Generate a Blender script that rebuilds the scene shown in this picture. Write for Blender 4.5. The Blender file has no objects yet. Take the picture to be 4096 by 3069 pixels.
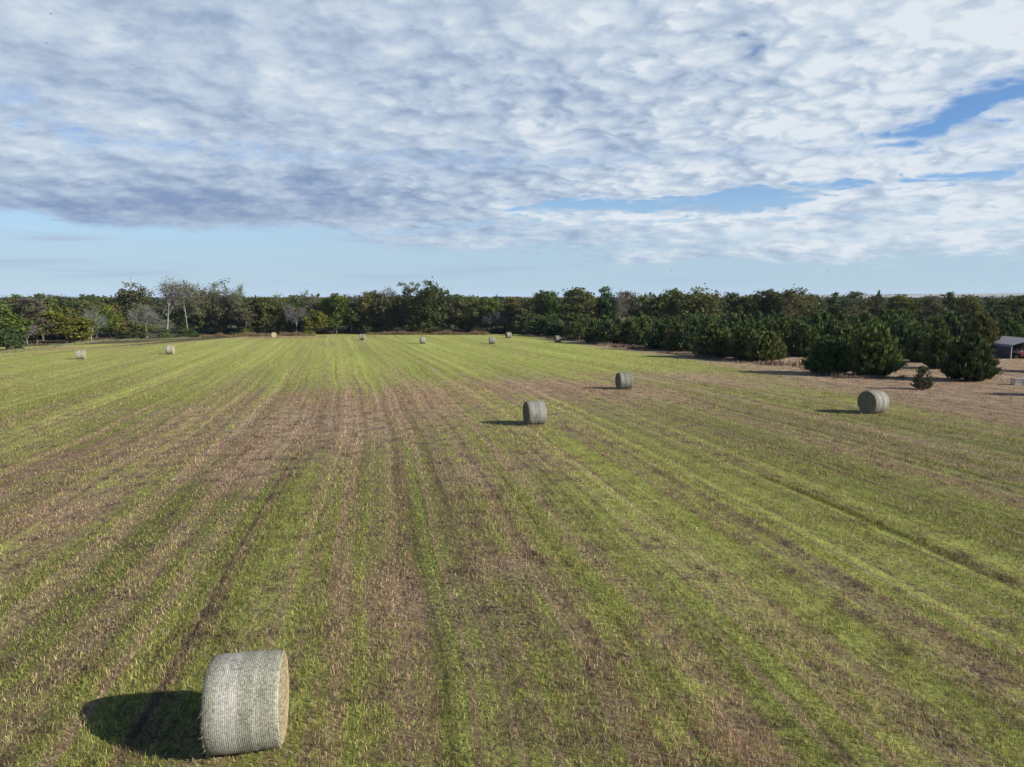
import bpy, math, random
import numpy as np
from mathutils import Vector, Quaternion

R = math.radians
scene = bpy.context.scene
COL = scene.collection
random.seed(7)
rng = np.random.default_rng(11)

# ------------------------------------------------------------------ camera
F_PX, W_PX, H_PX, PITCH, CAM_Z = 2842.0, 4096.0, 3069.0, R(6.97), 7.5
cam_data = bpy.data.cameras.new("camera")
cam_data.sensor_fit = 'HORIZONTAL'
cam_data.sensor_width = 36.0
cam_data.lens = 36.0 * F_PX / W_PX
cam_data.clip_start = 0.1
cam_data.clip_end = 100000.0
cam = bpy.data.objects.new("camera", cam_data)
cam.location = (0, 0, CAM_Z)
cam.rotation_euler = (R(90) - PITCH, 0, 0)
COL.objects.link(cam)
scene.camera = cam

# ------------------------------------------------------------------ sun and exposure
SUN_AZ, SUN_EL = R(111.0), R(25.8)            # azimuth from +Y towards +X
sun_dir = Vector((math.sin(SUN_AZ) * math.cos(SUN_EL), math.cos(SUN_AZ) * math.cos(SUN_EL), math.sin(SUN_EL)))
sun_data = bpy.data.lights.new("sun", 'SUN')
sun_data.energy = 5.0
sun_data.angle = R(0.53)
sun_data.color = (1.0, 0.93, 0.82)
sun = bpy.data.objects.new("sun", sun_data)
sun.rotation_euler = (-sun_dir).to_track_quat('-Z', 'Y').to_euler()
sun.location = (60, -30, 60)
COL.objects.link(sun)

vs = scene.view_settings
vs.view_transform = 'Standard'
vs.look = 'None'
vs.exposure = 0.85
vs.gamma = 1.0
vs.use_curve_mapping = False


# ------------------------------------------------------------------ node helper
class S:
    """A float socket with arithmetic."""
    def __init__(self, t, sock):
        self.t, self.s = t, sock

    def _m(self, op, *a, clamp=False):
        n = self.t.nodes.new('ShaderNodeMath')
        n.operation = op
        n.use_clamp = clamp
        for i, v in enumerate((self,) + a):
            if isinstance(v, S):
                self.t.links.new(v.s, n.inputs[i])
            else:
                n.inputs[i].default_value = v
        return S(self.t, n.outputs[0])

    def __add__(self, o): return self._m('ADD', o)
    __radd__ = __add__
    def __sub__(self, o): return self._m('SUBTRACT', o)
    def __rsub__(self, o): return (self * -1.0) + o
    def __mul__(self, o): return self._m('MULTIPLY', o)
    __rmul__ = __mul__
    def __truediv__(self, o): return self._m('DIVIDE', o)
    def abs(self): return self._m('ABSOLUTE')
    def clamp(self): return self._m('ADD', 0.0, clamp=True)
    def max(self, o): return self._m('MAXIMUM', o)
    def min(self, o): return self._m('MINIMUM', o)
    def pow(self, o): return self._m('POWER', o)
    def exp(self): return self._m('EXPONENT')
    def sin(self): return self._m('SINE')


class T:
    """Wraps a node tree."""
    def __init__(self, tree):
        self.t = tree
        self.nodes, self.links = tree.nodes, tree.links
        tree.nodes.clear()

    def new(self, typ, **kw):
        n = self.nodes.new(typ)
        for k, v in kw.items():
            setattr(n, k, v)
        return n

    def put(self, sock, v):
        if isinstance(v, S):
            self.links.new(v.s, sock)
        elif hasattr(v, 'is_output'):
            self.links.new(v, sock)
        elif v is not None:
            sock.default_value = v

    def xyz(self, vec):
        n = self.new('ShaderNodeSeparateXYZ')
        self.links.new(vec, n.inputs[0])
        return [S(self.t, o) for o in n.outputs]

    def vec(self, x, y, z=0.0):
        n = self.new('ShaderNodeCombineXYZ')
        for i, v in enumerate((x, y, z)):
            self.put(n.inputs[i], v)
        return n.outputs[0]

    def noise(self, vec, scale=1.0, detail=3.0, rough=0.5, dist=0.0, dims='3D'):
        n = self.new('ShaderNodeTexNoise', noise_dimensions=dims)
        self.put(n.inputs['Vector'], vec)
        n.inputs['Scale'].default_value = scale
        n.inputs['Detail'].default_value = detail
        n.inputs['Roughness'].default_value = rough
        n.inputs['Distortion'].default_value = dist
        return S(self.t, n.outputs[0])

    def smooth(self, v, a, b):
        n = self.new('ShaderNodeMapRange', interpolation_type='SMOOTHSTEP')
        self.put(n.inputs[0], v)
        self.put(n.inputs[1], a)
        self.put(n.inputs[2], b)
        n.inputs[3].default_value, n.inputs[4].default_value = 0.0, 1.0
        return S(self.t, n.outputs[0])

    def curve(self, x, lo, hi, pts):
        """Piecewise-linear function of x over [lo, hi]."""
        vmin = min(p[1] for p in pts)
        vmax = max(p[1] for p in pts)
        span = (vmax - vmin) or 1.0
        n = self.new('ShaderNodeValToRGB')
        cr = n.color_ramp
        cr.interpolation = 'LINEAR'
        pts = sorted(pts)
        while len(cr.elements) < len(pts):
            cr.elements.new(0.5)
        for e, (px, pv) in zip(cr.elements, pts):
            e.position = min(1.0, max(0.0, (px - lo) / (hi - lo)))
        for e, (px, pv) in zip(cr.elements, pts):
            c = (pv - vmin) / span
            e.color = (c, c, c, 1)
        self.put(n.inputs[0], (x - lo) * (1.0 / (hi - lo)))
        return S(self.t, n.outputs[0]) * span + vmin

    def mix(self, fac, a, b):
        n = self.new('ShaderNodeMix', data_type='RGBA', clamp_factor=True)
        self.put(n.inputs[0], fac)
        for i, v in ((6, a), (7, b)):
            if isinstance(v, tuple):
                v = v + (1.0,) if len(v) == 3 else v
            self.put(n.inputs[i], v)
        return n.outputs[2]

    def scale(self, col, f):
        n = self.new('ShaderNodeVectorMath', operation='SCALE')
        self.put(n.inputs[0], col)
        self.put(n.inputs['Scale'], f)
        return n.outputs[0]


# ------------------------------------------------------------------ sky
def azel(u, v):
    """Direction (azimuth, elevation in degrees) of a point of the 2211 x 1657 view."""
    a = (u * 1.8525 - 2048) / F_PX
    b = -(v * 1.8525 - 1534.5) / F_PX
    d = (a, math.cos(PITCH) + b * math.sin(PITCH), -math.sin(PITCH) + b * math.cos(PITCH))
    return math.degrees(math.atan2(d[0], d[1])), math.degrees(math.atan2(d[2], math.hypot(d[0], d[1])))


def build_world():
    w = bpy.data.worlds.new("World")
    scene.world = w
    w.use_nodes = True
    t = T(w.node_tree)
    out = t.new('ShaderNodeOutputWorld')
    sky = t.new('ShaderNodeTexSky', sky_type='NISHITA')
    sky.sun_disc = False
    sky.sun_elevation = SUN_EL
    sky.sun_rotation = SUN_AZ
    sky.altitude = 1200.0
    sky.air_density = 1.0
    sky.dust_density = 0.15
    sky.ozone_density = 6.0
    bg = t.new('ShaderNodeBackground')
    t.links.new(sky.outputs[0], bg.inputs[0])
    bg.inputs[1].default_value = 0.078
    tc = t.new('ShaderNodeTexCoord')
    d = tc.outputs['Generated']
    x, y, z = t.xyz(d)
    az = x._m('ARCTAN2', y) * 57.29578
    el = z._m('ARCSINE') * 57.29578
    A = lambda pts: [(azel(u, v)[0], azel(u, v)[1]) for u, v in pts]
    LO, HI = -90.0, 90.0
    cv = lambda pts: t.curve(az, LO, HI, pts)
    # the cloud deck seen from below: coordinates on a layer that does not quite flatten at the horizon
    zz = z.max(0.0) + 0.21
    px, py = x / zz, y / zz
    P = t.vec(px, py, 0.37)
    P2 = t.vec(px + 0.045, py - 0.03, 0.40)
    big = t.noise(P, 1.0, 2.0, 0.5)
    mid = t.noise(P, 2.8, 7.0, 0.60, 0.1)
    mid2 = t.noise(P2, 2.8, 7.0, 0.60, 0.1)
    cell = t.noise(P, 9.0, 5.0, 0.5, 0.0)
    cell2 = t.noise(P2, 9.0, 5.0, 0.5, 0.0)
    fine = t.noise(t.vec(az * 0.35, el * 1.3, 1.7), 1.0, 5.0, 0.6)
    def puffs(ox, oy):
        v = t.new('ShaderNodeTexVoronoi', feature='SMOOTH_F1', distance='EUCLIDEAN', voronoi_dimensions='2D')
        v.inputs['Scale'].default_value = 11.0
        v.inputs['Smoothness'].default_value = 0.45
        warp = (cell - 0.5) * 0.18 + (mid - 0.5) * 0.28
        t.put(v.inputs['Vector'], t.vec(px * 0.85 + warp + ox, py * 1.15 - warp + oy, 0.2))
        return S(t.t, v.outputs['Distance'])
    puff, puff2 = puffs(0, 0), puffs(0.021, -0.012)
    streak = t.noise(t.vec(az * 0.055, el * 0.75, 3.1), 1.0, 5.0, 0.6)
    edge = (mid - 0.5) * 3.4 + (fine - 0.5) * 3.0
    # lower edge of the deck
    low = cv([(-90, 5.0)] + A([(0, 447), (60, 452), (120, 474), (220, 488), (420, 494), (650, 496), (760, 512), (860, 530), (1000, 537),
              (1150, 548), (1450, 562), (1700, 556), (2000, 548), (2205, 544)]) + [(90, 2.6)])
    soft = cv([(-90, 0.5), (azel(600, 490)[0], 0.55), (azel(1000, 530)[0], 0.8), (90, 1.3)])
    deck = t.smooth(el - low + edge * soft * 1.25, soft * -1.0, soft)
    # clear gaps: a wedge on the right, a long thin strip over the far woods
    def band(pts, k=0.55, rag=1.4):
        tops, bots, xs = [], [], []
        for u, v0, v1 in pts:
            a, e0 = azel(u, v0)
            _, e1 = azel(u, v1)
            tops.append((a, (e0 + e1) / 2))
            bots.append((a, (e0 - e1) / 2))
        c, h = cv(tops), cv([(tops[0][0] - 1.5, -0.7)] + bots + [(tops[-1][0] + 1.5, bots[-1][1])])
        dd = (el - c).abs() - h + edge * 0.34 + (puff - 0.4) * rag
        return t.smooth(dd, k, -k)
    gap1 = band([(1890, 288, 296), (1945, 280, 306), (1990, 258, 318), (2050, 218, 294), (2120, 186, 258), (2211, 170, 232), (2330, 150, 215)], 0.75, 1.8) * (1.0 - t.smooth(fine * 0.6 + cell * 0.4, 0.52, 0.66) * 0.55)
    gap2 = band([(1080, 448, 450), (1140, 440, 457), (1240, 428, 462), (1400, 432, 461), (1500, 424, 458), (1580, 410, 455), (1700, 400, 450), (1750, 398, 430), (1850, 392, 400)], 0.30, 1.1) * (1.0 - t.smooth(fine * 0.7 + streak * 0.3, 0.54, 0.68) * 0.5)
    gap3 = band([(700, 500, 502), (820, 496, 510), (960, 480, 500), (1060, 474, 488), (1120, 480, 482)], 0.3) * 0.6
    gapR = band([(1900, 395, 400), (2000, 370, 385), (2211, 335, 350), (2300, 330, 350)], 0.5) * 0.28
    gapL = band([(-40, 190, 215), (60, 200, 215), (150, 285, 315), (230, 300, 312)], 0.8) * 0.35
    open_ = (1.0 - gap1) * (1.0 - gap2) * (1.0 - gap3) * (1.0 - gapR) * (1.0 - gapL)
    soft_l = cv([(-90, 0.25), (-20, 0.3), (0, 0.7), (15, 1.0), (90, 1.0)])
    pw = soft_l * t.smooth(el, 3.0, 9.0)
    holes = t.smooth(cell * 0.45 + mid * 0.40 + (0.62 - puff) * 0.26 * pw + (1.0 - pw) * 0.09, HOLE0, HOLE1)
    # the low, torn part of the deck on the right
    torn = t.smooth(el, cv(A([(0, 440), (900, 500), (1100, 470), (1750, 455), (2211, 400)])), cv(A([(0, 500), (900, 545), (1200, 560), (2211, 560)])))
    tear = 1.0 - torn * t.smooth(streak * 0.6 + fine * 0.4, 0.56, 0.40) * 0.75
    alpha = deck * open_ * holes * tear
    # cloud cover thinned outside the view to lower the ambient light
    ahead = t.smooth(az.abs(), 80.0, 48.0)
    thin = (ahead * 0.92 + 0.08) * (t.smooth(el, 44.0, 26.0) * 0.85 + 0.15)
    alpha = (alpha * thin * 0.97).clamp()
    # low streaks over the horizon
    st = t.smooth(streak, 0.50, 0.66) * t.smooth(el, 0.6, 1.6) * t.smooth(el, 6.0, 4.0)
    st = st * cv([(-90, 0.6), (-25, 0.62), (-5, 0.42), (10, 0.30), (90, 0.3)])
    # light and shade of the cloud
    base = cv([(-90, 0.58), (-38, 0.57), (-22, 0.55), (-8, 0.58), (6, 0.67), (20, 0.82), (36, 0.93), (90, 0.9)])
    relief = (cell - cell2) * 0.62 * soft_l + (mid - mid2) * 1.65
    relief = relief + (puff2 - puff) * 0.45 * pw + (0.40 - puff) * 0.50 * pw
    crisp = t.noise(P, 24.0, 4.0, 0.6)
    bright = base + relief + (crisp - 0.5) * 0.30 + (cell - 0.5) * 0.30 * soft_l + (mid - 0.5) * 0.75 + (big - 0.5) * 0.6
    dark_c = cv(A([(-60, 400), (0, 405), (150, 440), (350, 440), (600, 425), (900, 430), (1000, 440)]) + [(20, 5.0)])
    dark_h = cv([(-90, 1.0)] + [(azel(u, 430)[0], h) for u, h in ((0, 1.5), (200, 2.0), (600, 2.1), (850, 1.2), (1000, 0.8))])
    dark_a = cv([(-60, 0.25)] + [(azel(u, 430)[0], h) for u, h in ((0, 0.35), (130, 0.62), (500, 0.66), (800, 0.56), (960, 0.25), (1120, 0.0))])
    q = (el - dark_c + (mid - 0.5) * 3.4) / dark_h
    dark = (q * q * -1.0).exp() * dark_a
    lowd = t.smooth(el, 6.0, 2.6) * 0.14
    # crisp tops of a far cumulus row along the thin clear strip, one larger puff at its right end
    ta, te = azel(1300, 461)
    row_e = cv([(azel(1050, 452)[0], azel(1050, 452)[1])] + [azel(u, v) for u, v in ((1130, 455), (1250, 466), (1380, 466), (1550, 462), (1700, 455))])
    qr = (el - row_e + 0.28 + (cell - 0.5) * 0.8) / 0.36
    rowp = (qr * qr * -1.0).exp() * cv([(azel(1040, 450)[0], 0.0), (azel(1120, 450)[0], 0.34), (azel(1500, 450)[0], 0.42), (azel(1650, 450)[0], 0.2), (azel(1740, 450)[0], 0.0)])
    pa, pe = azel(1785, 432)
    qa, qe = (az - pa) / 1.2, (el - pe + (cell - 0.5) * 0.8) / 0.65
    pufb = ((qa * qa + qe * qe) * -1.0).exp() * 0.34
    sa, se = azel(1850, 452)
    qa, qe = (az - sa) / 2.6, (el - se + (cell - 0.5) * 0.8) / 0.8
    pufd = ((qa * qa + qe * qe) * -1.0).exp() * 0.42
    bright = bright + rowp + pufb - pufd
    bright = bright - dark * (0.75 + (cell - cell2) * 1.0) - lowd
    ramp = t.new('ShaderNodeValToRGB')
    e = ramp.color_ramp.elements
    e[0].position, e[0].color = 0.0, (0.245, 0.335, 0.530, 1)
    e[1].position, e[1].color = 1.0, (0.800, 0.860, 0.920, 1)
    for p, c in ((0.28, (0.360, 0.460, 0.620, 1)), (0.55, (0.510, 0.610, 0.750, 1)), (0.80, (0.650, 0.740, 0.835, 1))):
        k = e.new(p)
        k.color = c
    t.put(ramp.inputs[0], bright.clamp())
    bc = t.new('ShaderNodeBackground')
    t.links.new(ramp.outputs[0], bc.inputs[0])
    bc.inputs[1].default_value = CLOUD
    bs = t.new('ShaderNodeBackground')
    bs.inputs[0].default_value = (0.42, 0.50, 0.66, 1)
    bs.inputs[1].default_value = CLOUD
    m1 = t.new('ShaderNodeMixShader')
    t.put(m1.inputs[0], st.clamp())
    t.links.new(bs.outputs[0], m1.inputs[2])
    # low veil of cirrus and moist air, weakened off-view to dim ambient light
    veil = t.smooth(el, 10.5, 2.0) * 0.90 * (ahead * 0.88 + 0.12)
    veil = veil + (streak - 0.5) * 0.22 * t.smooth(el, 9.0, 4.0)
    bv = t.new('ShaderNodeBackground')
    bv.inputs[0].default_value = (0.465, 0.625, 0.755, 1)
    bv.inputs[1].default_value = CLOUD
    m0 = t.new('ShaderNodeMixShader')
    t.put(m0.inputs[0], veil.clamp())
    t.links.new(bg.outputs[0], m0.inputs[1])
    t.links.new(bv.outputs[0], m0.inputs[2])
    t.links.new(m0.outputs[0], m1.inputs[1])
    m2 = t.new('ShaderNodeMixShader')
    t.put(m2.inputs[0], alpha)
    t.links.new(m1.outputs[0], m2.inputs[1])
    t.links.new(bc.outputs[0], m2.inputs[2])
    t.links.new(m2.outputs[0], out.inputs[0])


CLOUD = 0.53
HOLE0, HOLE1 = 0.22, 0.35
build_world()


# ------------------------------------------------------------------ terrain
def ground_z(x, y):
    yy = np.minimum(np.maximum(y, -60.0), 230.0)
    xx = 100.0 * np.tanh(np.asarray(x, float) / 100.0)
    fade = np.clip((600.0 - np.asarray(y, float)) / 370.0, 0.0, 1.0)
    return -0.0185 * yy + 0.007 * xx * fade


def spot(px, py, lift=0.0):
    """World point of the ground under a pixel of the 4096 x 3069 photograph."""
    a = (px - 2048) / F_PX
    b = -(py - 1534.5) / F_PX
    d = np.array([a, math.cos(PITCH) + b * math.sin(PITCH), -math.sin(PITCH) + b * math.cos(PITCH)])
    lo, hi = 1.0, 3000.0
    for _ in range(60):
        m = 0.5 * (lo + hi)
        p = d * m
        if CAM_Z + p[2] > ground_z(p[0], p[1]) + lift:
            lo = m
        else:
            hi = m
    p = d * lo
    return float(p[0]), float(p[1]), float(ground_z(p[0], p[1]))


def at_depth(px, py, y):
    """World point seen at a pixel, at forward distance y."""
    a = (px - 2048) / F_PX
    b = -(py - 1534.5) / F_PX
    d = (a, math.cos(PITCH) + b * math.sin(PITCH), -math.sin(PITCH) + b * math.cos(PITCH))
    k = y / d[1]
    return d[0] * k, y, CAM_Z + d[2] * k


# ------------------------------------------------------------------ mesh helpers
def make_mesh(name, V, F, mat=None, attrs=None, smooth=False):
    """V (n,3); F (m,k) array of one polygon size, or a list of such arrays."""
    V = np.asarray(V, np.float32).reshape(-1, 3)
    Fs = F if isinstance(F, list) else [F]
    Fs = [np.asarray(f, np.int32) for f in Fs if len(f)]
    me = bpy.data.meshes.new(name)
    me.vertices.add(len(V))
    me.vertices.foreach_set('co', V.ravel())
    loops = np.concatenate([f.ravel() for f in Fs])
    sizes = np.concatenate([np.full(len(f), f.shape[1], np.int32) for f in Fs])
    starts = np.concatenate([[0], np.cumsum(sizes)[:-1]]).astype(np.int32)
    me.loops.add(len(loops))
    me.loops.foreach_set('vertex_index', loops)
    me.polygons.add(len(sizes))
    me.polygons.foreach_set('loop_start', starts)
    me.polygons.foreach_set('loop_total', sizes)
    me.polygons.foreach_set('use_smooth', np.full(len(sizes), bool(smooth)))
    me.update(calc_edges=True)
    for k, v in (attrs or {}).items():
        v = np.asarray(v, np.float32)
        dom = 'FACE' if len(v) == len(sizes) else 'POINT'
        a = me.attributes.new(k, 'FLOAT', dom)
        a.data.foreach_set('value', v)
    if mat:
        me.materials.append(mat)
    return me


class MB:
    """Collects boxes, tubes, prisms into one mesh."""
    def __init__(self):
        self.v, self.q, self.t = [], [], []

    def box(self, cx, cy, cz, sx, sy, sz, rz=0.0, rx=0.0, bevel=0.0):
        n = len(self.v)
        c, s = math.cos(rz), math.sin(rz)
        cxr, sxr = math.cos(rx), math.sin(rx)
        for dz in (-1, 1):
            for dx, dy in ((-1, -1), (1, -1), (1, 1), (-1, 1)):
                px, py, pz = dx * sx / 2, dy * sy / 2, dz * sz / 2
                py, pz = py * cxr - pz * sxr, py * sxr + pz * cxr
                self.v.append((cx + px * c - py * s, cy + px * s + py * c, cz + pz))
        for f in ((0, 3, 2, 1), (4, 5, 6, 7), (0, 1, 5, 4), (1, 2, 6, 5), (2, 3, 7, 6), (3, 0, 4, 7)):
            self.q.append(tuple(n + i for i in f))
        return self

    def tube(self, pts, radii, sides=8, cap=True):
        pts = [Vector(p) for p in pts]
        if not hasattr(radii, '__len__'):
            radii = [radii] * len(pts)
        n0 = len(self.v)
        for i, p in enumerate(pts):
            d = (pts[min(i + 1, len(pts) - 1)] - pts[max(i - 1, 0)])
            d = d.normalized() if d.length > 1e-9 else Vector((0, 0, 1))
            up = Vector((0, 0, 1)) if abs(d.z) < 0.9 else Vector((1, 0, 0))
            a = d.cross(up).normalized()
            b = d.cross(a)
            for k in range(sides):
                th = 2 * math.pi * k / sides
                self.v.append(tuple(p + (a * math.cos(th) + b * math.sin(th)) * radii[i]))
        for i in range(len(pts) - 1):
            for k in range(sides):
                k2 = (k + 1) % sides
                self.q.append((n0 + i * sides + k, n0 + i * sides + k2, n0 + (i + 1) * sides + k2, n0 + (i + 1) * sides + k))
        if cap:
            for base, flip in ((n0, False), (n0 + (len(pts) - 1) * sides, True)):
                c = len(self.v)
                self.v.append(tuple(pts[-1] if flip else pts[0]))
                for k in range(sides):
                    f = (c, base + k, base + (k + 1) % sides)
                    self.t.append(f if not flip else f[::-1])
        return self

    def lathe(self, prof, axis='x', origin=(0, 0, 0), sides=24):
        """prof: (along, radius) pairs; revolved about the axis."""
        n0 = len(self.v)
        for a, r in prof:
            for k in range(sides):
                th = 2 * math.pi * k / sides
                p = {'x': (a, r * math.cos(th), r * math.sin(th)), 'y': (r * math.cos(th), a, r * math.sin(th)), 'z': (r * math.cos(th), r * math.sin(th), a)}[axis]
                self.v.append(tuple(o + q for o, q in zip(origin, p)))
        for i in range(len(prof) - 1):
            for k in range(sides):
                k2 = (k + 1) % sides
                self.q.append((n0 + i * sides + k, n0 + i * sides + k2, n0 + (i + 1) * sides + k2, n0 + (i + 1) * sides + k))
        return self

    def mesh(self, name, mat, smooth=False):
        return make_mesh(name, self.v, [np.array(self.q, np.int32).reshape(-1, 4), np.array(self.t, np.int32).reshape(-1, 3)], mat, None, smooth)


def link(name, me, parent=None, loc=(0, 0, 0), rz=0.0, color=None):
    o = bpy.data.objects.new(name, me)
    o.location = loc
    o.rotation_euler = (0, 0, rz)
    if parent:
        o.parent = parent
    if color:
        o.color = tuple(color) + (1.0,)
    COL.objects.link(o)
    return o


def tag(o, label=None, cat=None, group=None, kind=None):
    for k, v in (('label', label), ('category', cat), ('group', group), ('kind', kind)):
        if v:
            o[k] = v
    return o


def thing(name, loc, label, cat, group=None, rz=0.0, scale=None):
    o = bpy.data.objects.new(name, None)
    o.empty_display_size = 0.3
    o.location = loc
    o.rotation_euler = (0, 0, rz)
    if scale:
        o.scale = scale
    COL.objects.link(o)
    return tag(o, label, cat, group)


def material(name):
    m = bpy.data.materials.new(name)
    m.use_nodes = True
    return m, T(m.node_tree)


def principled(t, col, rough=0.9, spec=0.2, normal=None, metal=0.0):
    p = t.new('ShaderNodeBsdfPrincipled')
    if isinstance(col, tuple):
        col = col + (1.0,)
    t.put(p.inputs['Base Color'], col)
    t.put(p.inputs['Roughness'], rough)
    p.inputs['Specular IOR Level'].default_value = spec
    p.inputs['Metallic'].default_value = metal
    if normal:
        t.links.new(normal, p.inputs['Normal'])
    o = t.new('ShaderNodeOutputMaterial')
    t.links.new(p.outputs[0], o.inputs[0])
    return p


def bump(t, h, strength=0.5, dist=0.05):
    b = t.new('ShaderNodeBump')
    b.inputs['Strength'].default_value = strength
    b.inputs['Distance'].default_value = dist
    t.put(b.inputs['Height'], h)
    return b.outputs[0]


# ------------------------------------------------------------------ the mown field: one colour field shared by soil sheet and grass blades
EDGE_R = [(spot(*p)[1], spot(*p)[0]) for p in ((2150, 1350), (2420, 1392), (2720, 1432), (3050, 1490), (3400, 1560), (3800, 1640), (4090, 1700))]
EDGE_L = [(spot(*p)[1], spot(*p)[0]) for p in ((30, 1425), (330, 1392), (620, 1368), (980, 1350))]


def row_coord(x, y):
    """Sideways place across the mowing rows, which swing left until y = 80 m and then run straight."""
    if isinstance(y, S):
        c = y.min(80.0)
    else:
        c = np.minimum(y, 80.0)
    return x + 0.15 * y + 0.00065 * c * c + (y - c) * 0.104


TRACKS = [(-9.4, 0.30), (-7.7, 0.20), (-4.9, 0.15), (-3.1, 0.20), (1.9, 0.14), (3.9, 0.26), (9.0, 0.24), (12.4, 0.22), (20.6, 0.26), (27.0, 0.30), (-15.5, 0.25), (-22.0, 0.3)]
RUT = (16.7, 18.4, 31.5)          # dark uncut strip: place across the rows, from y, to y


# dry patches: photo pixel of the centre, half-size across the rows and along them (m), strength
DRY = [(600, 1760, 4.0, 7.0, 0.16), (900, 1800, 3.0, 5.0, 0.18), (1150, 1750, 3.5, 6.0, 0.16), (200, 1850, 5.0, 5.0, 0.14), (1290, 1690, 5.5, 9.0, 0.42), (1620, 1600, 6.0, 10.0, 0.34), (2080, 1545, 9.0, 9.0, 0.36), (2420, 1560, 7.0, 8.0, 0.26), (1110, 1590, 5.0, 8.0, 0.22),
       (2680, 1500, 8.0, 7.0, 0.28), (2950, 1530, 7.0, 7.0, 0.26), (250, 2050, 2.4, 4.0, 0.32), (930, 1905, 2.0, 2.6, 0.34), (2130, 1850, 2.0, 3.5, 0.26),
       (1560, 2390, 1.6, 2.2, 0.22), (560, 1650, 7.0, 5.0, 0.16), (1860, 1900, 1.5, 3.0, 0.14), (2000, 2250, 0.8, 1.2, 0.25), (2850, 2950, 0.7, 1.2, 0.35), (2560, 2550, 0.6, 2.0, 0.2)]
LUSH = [(2100, 1400, 40.0, 40.0, 0.18), (3300, 2050, 7.0, 10.0, 0.12), (2300, 1930, 1.2, 7.0, 0.10), (1150, 2050, 0.7, 6.0, 0.12), (1050, 2250, 0.5, 6.0, 0.10), (2480, 2420, 0.4, 1.2, 0.30), (60, 1600, 14.0, 14.0, 0.12), (700, 2000, 3.0, 4.0, 0.06)]


def field_nodes(t, pos):
    x, y, z = t.xyz(pos)
    s = row_coord(x, y)
    wob = (t.noise(t.vec(x * 0.04, y * 0.04, 2.0), 1.0, 2.0) - 0.5) * 1.5
    sw = s + wob
    n_row = t.noise(t.vec(sw * 1.75, y * 0.012, 0.3), 1.0, 5.0, 0.66)
    n_row2 = t.noise(t.vec(sw * 1.15 + 31.0, y * 0.008, 3.3), 1.0, 5.0, 0.66)
    n_wind = t.noise(t.vec(sw * 0.24, y * 0.016, 5.3), 1.0, 2.0, 0.5)
    n_patch = t.noise(t.vec(x * 0.055, y * 0.055, 8.0), 1.0, 4.0, 0.55)
    n_tuft = t.noise(t.vec(x * 1.0, y * 0.8, 4.0), 1.0, 5.0, 0.62)
    n_fine = t.noise(t.vec(x * 9.0, y * 7.0, 6.0), 1.0, 3.0, 0.65)
    n_track = t.noise(t.vec(sw * 0.55, y * 0.012, 9.7), 1.0, 1.0, 0.4)
    track = t.smooth((n_track - 0.5).abs(), 0.022, 0.006) * t.smooth(n_tuft * 0.6 + n_patch * 0.4, 0.40, 0.56)
    for c, hw in TRACKS:
        m = t.smooth((s + wob * 0.25 - c).abs(), hw * 1.3, hw * 0.35) * 0.62
        track = track.max(m * t.smooth(n_tuft * 0.45 + n_row * 0.55, 0.36, 0.54))
    rut = t.smooth((s + wob * 0.15 - RUT[0]).abs(), 0.16, 0.03) * t.smooth(y, RUT[1], RUT[1] + 4.0) * t.smooth(y, RUT[2], RUT[2] - 4.0)
    dry = None
    for px, py, a, b, k in DRY + [(q[0], q[1], q[2], q[3], -q[4]) for q in LUSH]:
        X, Y, _ = spot(px, py)
        ds = (s - row_coord(X, Y)) * (1.0 / a)
        dy = (y - Y) * (1.0 / b)
        g = ((ds * ds + dy * dy) * -1.0).exp() * k
        dry = g if dry is None else dry + g
    far = t.smooth(y, 45.0, 110.0)
    margin_r = t.curve(y, 30.0, 250.0, [(a, b) for a, b in EDGE_R] + [(30.0, EDGE_R[-1][1] + 4.0)])
    out_r = t.smooth(x - margin_r + (n_patch - 0.5) * 9.0 + (n_tuft - 0.5) * 3.0, -4.0, 3.5)
    margin_l = t.curve(x, -160.0, -40.0, [(b, a) for a, b in EDGE_L] + [(-160.0, EDGE_L[0][0] - 40.0)])
    dl = (y - margin_l) * 0.14
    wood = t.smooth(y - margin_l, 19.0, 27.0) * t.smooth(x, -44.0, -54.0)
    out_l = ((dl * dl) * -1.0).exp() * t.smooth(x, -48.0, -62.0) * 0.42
    n_line = t.noise(t.vec(sw * 4.2, y * 0.010, 21.0), 1.0, 3.0, 0.6)
    line = t.smooth(n_line, 0.55, 0.66) * -0.26 + t.smooth(n_line, 0.45, 0.33) * 0.30
    n_clump = t.noise(t.vec(x * 2.6, y * 2.2, 14.0), 1.0, 3.0, 0.6)
    green = 0.575 + (n_row - 0.5) * 1.45 + (n_wind - 0.5) * 0.12 + (n_patch - 0.5) * 0.35 + (n_tuft - 0.5) * 1.15 + (n_clump - 0.5) * 0.5 - dry * 1.15 - out_l + line * 0.25
    light = ((n_row2 - 0.5) * 1.2 + (n_tuft - 0.5) * 0.9 + (n_clump - 0.5) * 1.3 * t.smooth(y, 90.0, 20.0) + line * t.smooth(y, 150.0, 70.0) + 1.03).max(0.32)
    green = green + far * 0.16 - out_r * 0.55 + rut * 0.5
    return dict(wood=wood, light=(light * 1.06) * (1.0 - rut * 0.22), rut=rut, x=x, y=y, s=sw, green=green, track=track, tuft=n_tuft, fine=n_fine, row=n_row, wind=n_wind, patch=n_patch, far=far, out_r=out_r, out_l=out_l, dry=dry)


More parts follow.
